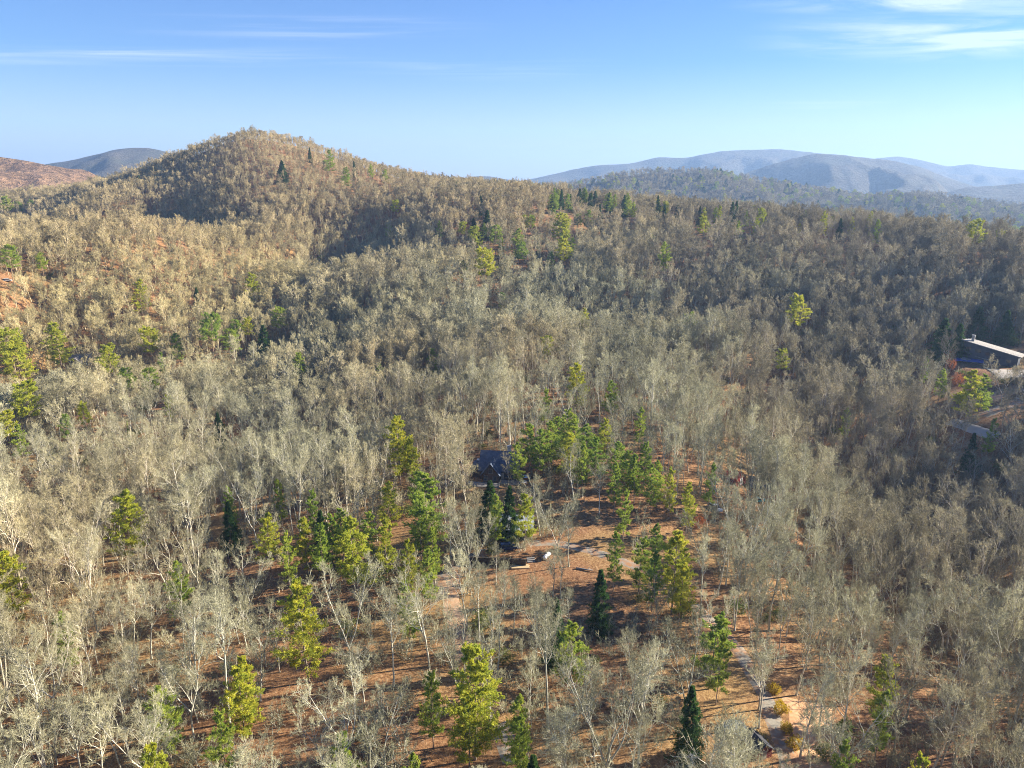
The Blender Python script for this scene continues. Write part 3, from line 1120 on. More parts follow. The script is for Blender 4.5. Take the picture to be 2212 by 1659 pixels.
size_w = size * r_.uniform(0.88, 1.15, len(x))

bare = []
for i in ind:
    o = empty('bare_tree', (x[i], y[i], near_z[i]), rotz[i])
    o.scale = (size_w[i], size_w[i], size[i])
    tm, cm, jm = HW[var[i]]
    link('trunk', tm, o)
    link('crown', cm, o)
    bare.append((o, int(i)))


# ------------------------------------------------------------------ massed forest (one object, geometry nodes)
def source_collection(name, meshes):
    c = bpy.data.collections.new(name)
    for k, me in enumerate(meshes):
        ob = bpy.data.objects.new('%s_%02d' % (name, k), me)
        c.objects.link(ob)
    return c


def massed(name, pts, rot, scl, idx, coll, label, category=None):
    me = bpy.data.meshes.new(name)
    me.vertices.add(len(pts))
    me.vertices.foreach_set('co', np.asarray(pts, np.float32).ravel())
    a = me.attributes.new('rot', 'FLOAT_VECTOR', 'POINT')
    a.data.foreach_set('vector', np.asarray(rot, np.float32).ravel())
    a = me.attributes.new('scl', 'FLOAT_VECTOR', 'POINT')
    a.data.foreach_set('vector', np.asarray(scl, np.float32).ravel())
    a = me.attributes.new('pick', 'INT', 'POINT')
    a.data.foreach_set('value', np.asarray(idx, np.int32))
    o = link(name, me)
    ng = bpy.data.node_groups.new(name, 'GeometryNodeTree')
    ng.interface.new_socket('Geometry', in_out='INPUT', socket_type='NodeSocketGeometry')
    ng.interface.new_socket('Geometry', in_out='OUTPUT', socket_type='NodeSocketGeometry')
    N, L = ng.nodes, ng.links
    gi, go = N.new('NodeGroupInput'), N.new('NodeGroupOutput')
    ip = N.new('GeometryNodeInstanceOnPoints')
    ci = N.new('GeometryNodeCollectionInfo')
    ci.inputs['Collection'].default_value = coll
    ci.inputs['Separate Children'].default_value = True
    ci.inputs['Reset Children'].default_value = True

    def attr(nm, t):
        n = N.new('GeometryNodeInputNamedAttribute')
        n.data_type = t
        n.inputs['Name'].default_value = nm
        return n.outputs[0]
    e2r = N.new('FunctionNodeEulerToRotation')
    L.new(attr('rot', 'FLOAT_VECTOR'), e2r.inputs[0])
    ip.inputs['Pick Instance'].default_value = True
    L.new(gi.outputs[0], ip.inputs['Points'])
    L.new(ci.outputs[0], ip.inputs['Instance'])
    L.new(attr('pick', 'INT'), ip.inputs['Instance Index'])
    L.new(e2r.outputs[0], ip.inputs['Rotation'])
    L.new(attr('scl', 'FLOAT_VECTOR'), ip.inputs['Scale'])
    L.new(ip.outputs[0], go.inputs[0])
    md = o.modifiers.new('forest', 'NODES')
    md.node_group = ng
    tag(o, label, category, kind='stuff')
    return o


# distant woods on the valley floor and the first ridge
P, S, R, I = [], [], [], []
nhw, nfar = len(HW), len(FAR_HW)
con_list = [c[2] for k in ('white', 'green', 'dark', 'pitch', 'gold') for c in CON[k]]
con_start = nhw + nfar
coll = source_collection('woods', [h[2] for h in HW] + FAR_HW + con_list)
far_pick = dist[rest] > 330
idx_rest = np.where(far_pick, nhw + var[rest] % nfar, var[rest])
P.append(np.c_[x[rest], y[rest], near_z[rest]])
S.append(np.c_[size_w[rest], size_w[rest], size[rest]])
R.append(np.c_[r_.normal(0, 0.03, (len(rest), 2)), rotz[rest]])
I.append(idx_rest)

xf, yf, rf = scatter(-1300, 1900, 955, 2100, 9.0, 43, 0.95)
m = in_fan(xf, yf, 60) & (rf.uniform(0, 1, len(xf)) < 0.95)
xf, yf = xf[m], yf[m]
zf = ground_z(xf, yf)
Xq, Yq, dq = project(xf, yf, zf + 25)
m = (Yq < 560) & ((Xq > 1080) | (Xq < 420))
xf, yf, zf = xf[m], yf[m], zf[m]
n = len(xf)
sz = rf.uniform(0.75, 1.2, n)
P.append(np.c_[xf, yf, zf])
S.append(np.c_[sz * 1.15, sz * 1.15, sz])
R.append(np.c_[np.zeros((n, 2)), rf.uniform(0, 6.28, n)])
ev = (rf.uniform(0, 1, n) < 0.10 + 0.35 * (fbm(xf / 150, yf / 150, 3, 90) > 0.08)) & (xf > 0)
I.append(np.where(ev, con_start + rf.integers(0, len(con_list), n), nhw + rf.integers(0, nfar, n)))

# first ridges: trees on their front faces and along the crest
from mathutils.bvhtree import BVHTree
for key, cnt in (('near', 9000), ('low', 5000)):
    Vr = RIDGES[key]
    ny, nx = Vr.shape[:2]
    rr = np.random.default_rng(5 if key == 'near' else 6)
    a = rr.uniform(8, 47, cnt)
    b = rr.uniform(0, nx - 1.001, cnt)
    ia, ib = a.astype(int), b.astype(int)
    fa, fb = (a - ia)[:, None], (b - ib)[:, None]
    q = (Vr[ia, ib] * (1 - fb) + Vr[ia, ib + 1] * fb) * (1 - fa) + (Vr[ia + 1, ib] * (1 - fb) + Vr[ia + 1, ib + 1] * fb) * fa
    gq = ground_z(q[:, 0], q[:, 1])
    q = q[q[:, 2] > gq - 1]
    n = len(q)
    P.append(q)
    sz = rr.uniform(0.75, 1.15, n)
    S.append(np.c_[sz * 1.35, sz * 1.35, sz])
    R.append(np.c_[np.zeros((n, 2)), rr.uniform(0, 6.28, n)])
    ev = rr.uniform(0, 1, n) < 0.06
    I.append(np.where(ev, con_start + rr.integers(0, len(con_list), n), nhw + rr.integers(0, nfar, n)))
P, S, R, I = map(np.concatenate, (P, S, R, I))
massed('forest', P, R, S, I, coll, 'leafless hardwood forest covering the hills and the valley beyond')
print('forest instances', len(P), 'individual', len(ind))

# understorey: saplings and brush
brush_src = []
for i in range(4):
    r = np.random.default_rng(700 + i)
    b = Builder()
    n = 9
    st = np.c_[r.normal(0, 0.5, (n, 2)), np.full(n, -0.1)]
    dr = np.c_[r.normal(0, 0.35, (n, 2)), np.ones(n)]
    ln = r.uniform(2.0, 5.0, n)
    Pp = grow(r, st, dr, ln, 5, 0.12, 0.05)
    Rr = np.linspace(0.045, 0.012, 6)[None].repeat(n, 0)
    b.add(*tubes(Pp, Rr, 3), 0)
    p1, d1, l1, _, _ = children(r, Pp, Rr, ln, 9, 0.2, 1.0, 0.4, 1.0, 0.35)
    P1 = grow(r, p1, d1, l1.clip(0.3), 3, 0.15, 0.05)
    R1 = np.linspace(0.022, 0.008, 4)[None].repeat(len(l1), 0)
    b.add(*tubes(P1, R1, 3), 1)
    p2, d2, l2, _, _ = children(r, P1, R1, l1, 6, 0.1, 1.0, 0.4, 1.0, 0.6)
    P2 = grow(r, p2, d2, l2.clip(0.25), 2, 0.15, 0.05)
    b.add(*tubes(P2, np.linspace(0.016, 0.006, 3)[None].repeat(len(l2), 0), 3), 1)
    brush_src.append(b.mesh('brush', [MAT_TRUNK, MAT_TWIG]))
for i in range(2):     # evergreen undergrowth
    r = np.random.default_rng(720 + i)
    C = r.normal(0, 1, (260, 3)) * [1.0, 1.0, 0.7] + [0, 0, 1.5]
    C[:, 2] = np.abs(C[:, 2])
    b = Builder()
    b.add(*needles(r, C, norm(r.normal(0, 1, C.shape)), 0.4, 5), 0)
    brush_src.append(b.mesh('evergreen_brush', [MAT_SHRUB]))
bx, by, br = scatter(-420, 420, 70, 460, 4.6, 44, 1.0)
m = in_fan(bx, by, 30)
bx, by = bx[m], by[m]
k = keep_clear(bx, by)
pr = 0.25 + 0.9 * (fbm(bx / 35, by / 35, 3, 55) > -0.02)
m = (br.uniform(0, 1, len(bx)) < pr * (0.45 + 0.55 * k)) & (k > 0.01)
bx, by = bx[m], by[m]
n = len(bx)
bz = ground_z(bx, by)
sz = br.uniform(0.5, 1.4, n)
pick = np.where(br.uniform(0, 1, n) < 0.035, 4 + br.integers(0, 2, n), br.integers(0, 4, n))
massed('undergrowth', np.c_[bx, by, bz], np.c_[np.zeros((n, 2)), br.uniform(0, 6.28, n)], np.c_[sz, sz, sz], pick,
       source_collection('brush', brush_src), 'thin leafless saplings and brush on the forest floor')

# conifers as things
con_objs = []
for (x_, y_, z_, sh, sw, kind, X, Yt) in conifers:
    mm = CON[kind][rng.integers(0, len(CON[kind]))]
    o = empty('pine_tree' if kind in ('white', 'green', 'pitch', 'gold') else ('hemlock_tree' if kind == 'dark' else 'cedar_tree'), (x_, y_, z_), rng.uniform(0, 6.28))
    o.scale = (sw, sw, sh)
    link('trunk', mm[0], o)
    link('crown', mm[1], o)
    con_objs.append((o, kind, X, Yt))

# ------------------------------------------------------------------ buildings and small things
class MB:
    """collects faces and links them as one mesh object"""
    def __init__(self):
        self.v, self.f = [], []

    def poly(self, pts):
        n = len(self.v)
        self.v += [tuple(p) for p in pts]
        self.f.append(tuple(range(n, n + len(pts))))

    def hexa(self, p):
        n = len(self.v)
        self.v += [tuple(q) for q in p]
        for a in ((0, 3, 2, 1), (4, 5, 6, 7), (0, 1, 5, 4), (1, 2, 6, 5), (2, 3, 7, 6), (3, 0, 4, 7)):
            self.f.append(tuple(n + i for i in a))
        return self

    def box(self, x0, x1, y0, y1, z0, z1):
        return self.hexa([(x0, y0, z0), (x1, y0, z0), (x1, y1, z0), (x0, y1, z0), (x0, y0, z1), (x1, y0, z1), (x1, y1, z1), (x0, y1, z1)])

    def slab(self, a, b, c, d, t):
        """a thick sheet on four corner points, t thick downwards"""
        lo = [(p[0], p[1], p[2] - t) for p in (a, b, c, d)]
        return self.hexa(lo + [a, b, c, d])

    def bar(self, p, q, r, k=8):
        V, F = tubes(np.array([[p, q]], float), np.array([[r, r]], float), k)
        n = len(self.v)
        self.v += [tuple(x) for x in V]
        self.f += [tuple(n + int(i) for i in f) for f in F]
        self.f.append(tuple(n + i for i in range(k))[::-1])
        self.f.append(tuple(n + k + i for i in range(k)))
        return self

    def lathe(self, prof, cx=0, cy=0, k=20, axis='z'):
        n = len(self.v)
        for (r, h) in prof:
            for i in range(k):
                a = 2 * pi * i / k
                p = (cx + r * cos(a), cy + r * sin(a), h)
                if axis == 'x':
                    p = (h, r * cos(a) + cx, r * sin(a) + cy)
                self.v.append(p)
        for j in range(len(prof) - 1):
            for i in range(k):
                self.f.append((n + j * k + i, n + j * k + (i + 1) % k, n + (j + 1) * k + (i + 1) % k, n + (j + 1) * k + i))
        self.f.append(tuple(n + i for i in range(k))[::-1])
        self.f.append(tuple(n + (len(prof) - 1) * k + i for i in range(k)))
        return self

    def build(self, name, mat, parent=None, smooth=False):
        me = bpy.data.meshes.new(name)
        me.from_pydata(self.v, [], self.f)
        me.materials.append(mat)
        if smooth:
            me.polygons.foreach_set('use_smooth', np.ones(len(me.polygons), dtype=bool))
        me.update()
        return link(name, me, parent)


def shingle_mat(name, lo, hi, row=0.3):
    m, nt, b = new_mat(name)
    tcn = nt.nodes.new('ShaderNodeTexCoord')
    f = noise(nt, tcn.outputs['Object'], 1.2, 4, 0.7)
    g = noise(nt, tcn.outputs['Object'], 9.0, 2, 0.5)
    c = ramp(nt, f, [(0.3, lo), (0.7, hi)])
    c = mixc(nt, maprange(nt, g, 0.4, 0.6, 0, 0.35), c, tuple(x * 0.6 for x in lo))
    nt.links.new(c, b.inputs['Base Color'])
    b.inputs['Roughness'].default_value = 0.85
    return m


def board_mat(name, lo, hi, scale=(0.2, 0.2, 4.0)):
    """boards laid in courses: streaks stretched along the boards"""
    m, nt, b = new_mat(name)
    tcn = nt.nodes.new('ShaderNodeTexCoord')
    mp = nt.nodes.new('ShaderNodeMapping')
    mp.inputs['Scale'].default_value = scale
    nt.links.new(tcn.outputs['Object'], mp.inputs['Vector'])
    f = noise(nt, mp.outputs[0], 1.5, 3, 0.6)
    nt.links.new(ramp(nt, f, [(0.3, lo), (0.7, hi)]), b.inputs['Base Color'])
    b.inputs['Roughness'].default_value = 0.8
    return m


M_ROOF_DARK = shingle_mat('dark_shingles', (0.05, 0.065, 0.10), (0.12, 0.15, 0.21))
M_ROOF_GREY = shingle_mat('grey_shingles', (0.15, 0.14, 0.14), (0.28, 0.26, 0.26))
M_ROOF_RED = shingle_mat('red_metal_roof', (0.42, 0.05, 0.04), (0.58, 0.09, 0.06))
M_ROOF_PALE = board_mat('pale_weathered_roof', (0.26, 0.235, 0.20), (0.46, 0.42, 0.36), (3.0, 0.3, 0.3))
M_METAL_ROOF = board_mat('galvanised_roof', (0.34, 0.36, 0.36), (0.50, 0.52, 0.52), (4.0, 0.1, 0.1))
M_LOG = board_mat('dark_log_wall', (0.05, 0.032, 0.024), (0.12, 0.08, 0.06))
M_WOOD = board_mat('weathered_wood', (0.16, 0.15, 0.14), (0.30, 0.28, 0.25))
M_PALE_WOOD = board_mat('fresh_lumber', (0.55, 0.40, 0.20), (0.75, 0.58, 0.34))
M_TAN = plain('tan_siding', (0.42, 0.36, 0.28), 0.8, 0.15)
M_DARK_SIDING = board_mat('charcoal_siding', (0.05, 0.055, 0.07), (0.10, 0.11, 0.13), (0.3, 0.3, 5.0))
M_RED_WALL = board_mat('dark_red_wall', (0.16, 0.02, 0.018), (0.26, 0.04, 0.03))
M_STONE = plain('grey_stone', (0.34, 0.33, 0.31), 0.9, 0.35, 2.5)
M_RETAIN = board_mat('dark_retaining_timber', (0.035, 0.028, 0.022), (0.09, 0.07, 0.05), (0.3, 0.3, 6.0))
M_WHITE = plain('white_paint', (0.78, 0.78, 0.76), 0.5, 0.05)
M_CONCRETE = plain('concrete', (0.45, 0.40, 0.33), 0.9, 0.12, 0.4)
M_TARP = plain('blue_tarp', (0.07, 0.13, 0.42), 0.5, 0.35, 0.8)
M_TRAMP = plain('grey_mat', (0.16, 0.18, 0.18), 0.7, 0.1)
M_RUBBER = plain('tyre_rubber', (0.02, 0.02, 0.02), 0.9, 0.1)
M_CHROME = plain('pale_metal', (0.5, 0.5, 0.5), 0.3, 0.1, metallic=0.8)


def glass_mat():
    m, nt, b = new_mat('dark_glass')
    b.inputs['Base Color'].default_value = (0.02, 0.03, 0.045, 1)
    b.inputs['Roughness'].default_value = 0.06
    b.inputs['Specular IOR Level'].default_value = 0.7
    return m


M_GLASS = glass_mat()


def paint(name, col):
    m, nt, b = new_mat(name)
    tcn = nt.nodes.new('ShaderNodeTexCoord')
    f = noise(nt, tcn.outputs['Object'], 3.0, 3)
    nt.links.new(ramp(nt, f, [(0.3, tuple(c * 0.85 for c in col)), (0.7, col)]), b.inputs['Base Color'])
    b.inputs['Roughness'].default_value = 0.3
    b.inputs['Coat Weight'].default_value = 0.4
    return m


def gable_roof(b, x0, x1, y0, y1, ze, zr, along='x', t=0.18, over=0.5):
    """two thick slopes; the ridge runs along x or y"""
    if along == 'x':
        ym = (y0 + y1) / 2
        s = (zr - ze) / (ym - y0)
        a, c = y0 - over, y1 + over
        b.slab((x0 - over, a, ze - s * over), (x1 + over, a, ze - s * over), (x1 + over, ym, zr), (x0 - over, ym, zr), t)
        b.slab((x0 - over, ym, zr + 0.003), (x1 + over, ym, zr + 0.003), (x1 + over, c, ze - s * over), (x0 - over, c, ze - s * over), t)
    else:
        xm = (x0 + x1) / 2
        s = (zr - ze) / (xm - x0)
        a, c = x0 - over, x1 + over
        b.slab((xm, y0 - over, zr), (xm, y1 + over, zr), (a, y1 + over, ze - s * over), (a, y0 - over, ze - s * over), t)
        b.slab((c, y0 - over, ze - s * over), (c, y1 + over, ze - s * over), (xm, y1 + over, zr + 0.003), (xm, y0 - over, zr + 0.003), t)


def gable_walls(b, x0, x1, y0, y1, z0, ze, zr, along='x'):
    b.box(x0, x1, y0, y1, z0, ze)
    d = 0.12
    if along == 'x':
        ym = (y0 + y1) / 2
        for x in (x0, x1 - d):
            b.hexa([(x, y0, ze), (x + d, y0, ze), (x + d, y1, ze), (x, y1, ze), (x, ym - .05, zr - .22), (x + d, ym - .05, zr - .22), (x + d, ym + .05, zr - .22), (x, ym + .05, zr - .22)])
    else:
        xm = (x0 + x1) / 2
        for y in (y0, y1 - d):
            b.hexa([(x0, y, ze), (x1, y, ze), (x1, y + d, ze), (x0, y + d, ze), (xm - .05, y, zr - .22), (xm + .05, y, zr - .22), (xm + .05, y + d, zr - .22), (xm - .05, y + d, zr - .22)])


def window(parent, x, y, z, w, h, face='y', frame_mat=None):
    """a framed pane standing a little proud of a wall that faces -y or +-x; frame and pane"""
    f, p = MB(), MB()
    t = 0.08
    if face == 'y':
        f.box(x - w / 2, x + w / 2, y - 0.06, y, z, z + t)
        f.box(x - w / 2, x + w / 2, y - 0.06, y, z + h - t, z + h)
        f.box(x - w / 2, x - w / 2 + t, y - 0.06, y, z + t, z + h - t)
        f.box(x + w / 2 - t, x + w / 2, y - 0.06, y, z + t, z + h - t)
        p.box(x - w / 2 + t, x + w / 2 - t, y - 0.03, y - 0.005, z + t, z + h - t)
    else:
        s = 1 if face == 'x+' else -1
        a, c = sorted((x, x + 0.06 * s))
        f.box(a, c, y - w / 2, y + w / 2, z, z + t)
        f.box(a, c, y - w / 2, y + w / 2, z + h - t, z + h)
        f.box(a, c, y - w / 2, y - w / 2 + t, z + t, z + h - t)
        f.box(a, c, y + w / 2 - t, y + w / 2, z + t, z + h - t)
        a, c = sorted((x + 0.005 * s, x + 0.03 * s))
        p.box(a, c, y - w / 2 + t, y + w / 2 - t, z + t, z + h - t)
    fo = f.build('window', frame_mat or M_WOOD, parent)
    p.build('pane', M_GLASS, fo)


def base_at(X, Y, dx=0.0, dy=0.0):
    q = hit(X, Y)
    return Vector((q[0] + dx, q[1] + dy, float(ground_z(q[0] + dx, q[1] + dy))))


# --- the log house with its deck
def build_house():
    z = float(ground_z(HOUSE[0], HOUSE[1] + 4))
    t = empty('log_house', (HOUSE[0], HOUSE[1] + 3.0, z), radians(-8))
    tag(t, 'dark log house with steep blue grey roofs and a raised deck in the clearing', 'house')
    b = MB()
    gable_walls(b, -5.5, 6.0, 0.0, 8.5, -3.2, 3.4, 7.6, 'x')
    b.box(-8.2, -5.503, 1.0, 7.5, -3.2, 2.6)
    gable_walls(b, -4.2, 0.6, -2.6, -0.003, -3.2, 3.2, 6.2, 'y')
    b.build('wall', M_LOG, t)
    r = MB()
    gable_roof(r, -5.5, 6.0, 0.0, 8.5, 3.4, 7.8, 'x')
    gable_roof(r, -4.2, 0.6, -2.6, 3.2, 3.25, 6.4, 'y', over=0.6)
    r.slab((-9.0, 0.4, 2.5), (-5.6, 0.4, 4.1), (-5.6, 8.1, 4.1), (-9.0, 8.1, 2.5), 0.16)
    ro = r.build('roof', M_ROOF_DARK, t)
    c = MB().box(2.2, 3.3, 5.0, 5.9, 4.0, 9.0).box(2.1, 3.4, 4.9, 6.0, 9.0, 9.2)
    c.build('chimney', M_STONE, ro)
    MB().box(-7.6, -5.9, 5.8, 7.0, 3.62, 3.74).build('skylight', M_WHITE, ro)
    d = MB().box(-8.6, 1.2, -6.0, -2.72, 0.0, 0.18).box(1.2, 7.6, -3.2, -0.1, 0.0, 0.18).box(6.1, 9.8, -0.1, 5.0, 0.0, 0.18)
    d.build('deck', M_WOOD, t)
    for (px_, py_) in ((-8.4, -5.8), (-5.2, -5.8), (-2.0, -5.8), (1.0, -5.8), (7.4, -3.0), (4.2, -3.0), (9.6, -0.0), (9.6, 4.8)):
        MB().box(px_ - .1, px_ + .1, py_ - .1, py_ + .1, -4.0, 1.15).build('post', M_WOOD, t)
    rl = MB()
    for (x0, y0, x1, y1) in ((-8.6, -6, 1.2, -6), (-8.6, -6, -8.6, -2.8), (1.2, -6, 1.2, -3.2), (1.2, -3.2, 7.6, -3.2), (9.8, -.1, 9.8, 5)):
        L = math.hypot(x1 - x0, y1 - y0)
        rl.bar((x0, y0, 1.12), (x1, y1, 1.12), 0.05, 6)
        rl.bar((x0, y0, 0.32), (x1, y1, 0.32), 0.035, 6)
        for k in range(int(L / 0.35)):
            f = (k + 0.5) / int(L / 0.35)
            rl.bar((x0 + (x1 - x0) * f, y0 + (y1 - y0) * f, 0.18), (x0 + (x1 - x0) * f, y0 + (y1 - y0) * f, 1.1), 0.022, 4)
    rl.build('railing', M_WOOD, t)
    for (wx, wy, wz, ww, wh) in ((-3.2, -2.6, 0.6, 1.2, 1.7), (-0.6, -2.6, 0.6, 1.2, 1.7), (-1.8, -2.6, 3.0, 1.4, 1.5), (2.6, 0.0, 0.9, 1.4, 1.3), (4.8, 0.0, 0.9, 1.2, 1.3), (3.6, 0.0, -2.2, 1.6, 1.2), (-2.6, -2.6, -2.2, 1.6, 1.2)):
        window(t, wx, wy, wz, ww, wh, 'y')
    window(t, 6.0, 3.0, 0.9, 1.3, 1.3, 'x+')
    window(t, 6.0, 6.0, 0.9, 1.3, 1.3, 'x+')
    do = MB().box(1.0, 1.95, -0.055, -0.003, 0.2, 2.3).build('door', M_TAN, t)
    MB().box(1.78, 1.84, -0.12, -0.06, 1.15, 1.25).build('handle', M_CHROME, do)
    # hot tub on the side deck
    th = empty('hot_tub', t.matrix_basis @ Vector((8.4, 1.2, 0.18)), radians(-8))
    tag(th, 'round brown hot tub with pale blue cover beside the log house', 'hot tub')
    MB().lathe([(0.9, 0.0), (0.98, 0.1), (1.0, 0.8), (0.95, 0.84)], k=24).build('tub', plain('tub_wood', (0.22, 0.08, 0.05)), th, False)
    MB().lathe([(1.02, 0.85), (1.04, 0.9), (0.98, 0.97), (0.5, 1.0)], k=24).build('lid', plain('tub_cover', (0.45, 0.60, 0.78), 0.5, 0.1), th, True)
    tb = empty('garden_bench', t.matrix_basis @ Vector((8.2, -1.9, -1.0)), radians(-8))
    tb.location.z = float(ground_z(tb.location.x, tb.location.y))
    tag(tb, 'pale slatted bench below the hot tub by the log house', 'bench')
    sb = MB()
    for k in range(4):
        sb.box(-0.8, 0.8, -0.24 + k * 0.13, -0.13 + k * 0.13, 0.43, 0.46)
    sb.build('seat', M_WHITE, tb)
    bk = MB()
    for k in range(3):
        bk.box(-0.8, 0.8, 0.30, 0.33, 0.55 + k * 0.14, 0.66 + k * 0.14)
    bk.build('backrest', M_WHITE, tb)
    for sx in (-0.72, 0.72):
        MB().box(sx - .03, sx + .03, -0.22, -0.17, -0.1, 0.427).build('leg', M_WHITE, tb)
        MB().box(sx - .03, sx + .03, 0.333, 0.383, -0.1, 0.95).build('leg', M_WHITE, tb)


def build_carport():
    z = float(ground_z(GARAGE[0], GARAGE[1] + 3))
    t = empty('carport', (GARAGE[0] + 1.0, GARAGE[1] + 1.5, z), radians(-3))
    tag(t, 'open fronted carport with a pale ribbed metal roof by the gravel drive', 'carport')
    rf = MB().slab((-5.0, -0.6, 3.0), (5.0, -0.6, 3.0), (5.0, 6.6, 3.9), (-5.0, 6.6, 3.9), 0.10)
    for k in range(33):
        xx = -4.9 + k * 0.306
        rf.slab((xx, -0.6, 3.04), (xx + 0.06, -0.6, 3.04), (xx + 0.06, 6.6, 3.94), (xx, 6.6, 3.94), 0.036)
    rf.build('roof', M_METAL_ROOF, t)
    MB().box(-4.6, 4.6, 6.1, 6.25, -0.3, 3.7).build('back_wall', M_TAN, t)
    MB().box(4.603, 4.75, 0.6, 6.25, -0.3, 3.1).build('side_wall', M_TAN, t)
    for xx in (-4.6, -1.5, 1.6, 4.45):
        MB().box(xx - .09, xx + .09, -0.1, 0.08, -0.3, 2.93).build('post', M_WOOD, t)
    MB().box(-4.7, 4.55, -0.14, -0.103, 2.6, 2.9).build('fascia', M_WOOD, t)
    return t


def build_car(name, label, cat, loc, rz, col, kind='suv', group=None):
    t = empty(name, loc, rz)
    tag(t, label, cat, group)
    pm = paint(name + '_paint', col)
    hl = {'suv': 1.02, 'car': 0.86, 'truck': 1.05}[kind]
    top = {'suv': 1.75, 'car': 1.42, 'truck': 1.8}[kind]
    # body cross sections along x (front at +x), half width, z low, z high
    secs = [(2.35, 0.72, 0.42, 0.70), (2.20, 0.86, 0.32, hl - 0.10), (1.35, 0.90, 0.28, hl), (0.2, 0.92, 0.28, hl + 0.04), (-1.4, 0.92, 0.28, hl + 0.04), (-2.15, 0.88, 0.30, hl), (-2.32, 0.80, 0.42, hl - 0.12)]
    b = MB()
    n = 0
    for (xx, w, z0, z1) in secs:
        b.v += [(xx, -w + .05, z0), (xx, -w, (z0 + z1) / 2), (xx, -w + .09, z1), (xx, w - .09, z1), (xx, w, (z0 + z1) / 2), (xx, w - .05, z0)]
    for i in range(len(secs) - 1):
        for j in range(6):
            b.f.append((i * 6 + j, i * 6 + (j + 1) % 6, (i + 1) * 6 + (j + 1) % 6, (i + 1) * 6 + j))
    b.f.append((0, 1, 2, 3, 4, 5)[::-1])
    b.f.append(tuple((len(secs) - 1) * 6 + j for j in range(6)))
    b.build('body', pm, t)
    cab = {'suv': (1.15, 0.45, -1.9, -2.2), 'car': (1.1, 0.35, -1.1, -1.8), 'truck': (1.05, 0.45, -0.55, -0.75)}[kind]
    g = MB()
    w0, w1 = 0.84, 0.68
    g.hexa([(cab[0], -w0, hl + .02), (cab[0], w0, hl + .02), (cab[3], w0, hl + .02), (cab[3], -w0, hl + .02), (cab[1], -w1, top - .06), (cab[1], w1, top - .06), (cab[2], w1, top - .06), (cab[2], -w1, top - .06)])
    g.build('windows', M_GLASS, t)
    MB().hexa([(cab[1] + .05, -w1 - .03, top - .057), (cab[1] + .05, w1 + .03, top - .057), (cab[2] - .05, w1 + .03, top - .057), (cab[2] - .05, -w1 - .03, top - .057),
               (cab[1] - .12, -w1 + .08, top + .02), (cab[1] - .12, w1 - .08, top + .02), (cab[2] + .12, w1 - .08, top + .02), (cab[2] + .12, -w1 + .08, top + .02)]).build('roof', pm, t)
    for sx in (1.42, -1.38):
        for sy in (-1, 1):
            w = MB()
            V, F = tubes(np.array([[(sx, sy * 0.72, 0.36), (sx, sy * 0.945, 0.36)]], float), np.array([[.36, .36]]), 18)
            w.v += [tuple(p) for p in V]
            w.f += [tuple(int(i) for i in f) for f in F] + [tuple(range(18))[::-1], tuple(range(18, 36))]
            wo = w.build('wheel', M_RUBBER, t)
            h = MB().bar((sx, sy * 0.95, 0.36), (sx, sy * 0.965, 0.36), 0.2, 12)
            h.build('rim', M_CHROME, wo)
    for sy in (-0.6, 0.6):
        MB().box(2.285, 2.36, sy - .16, sy + .16, 0.58, 0.72).build('headlight', M_WHITE, t)
        MB().box(-2.34, -2.285, sy - .14, sy + .14, 0.62, 0.78).build('tail_light', plain('tail_lens', (0.4, 0.02, 0.02), 0.3), t)
    if kind == 'truck':
        MB().box(-2.2, -0.85, -0.78, 0.78, hl + .045, hl + .07).build('bed', M_RUBBER, t)
    return t


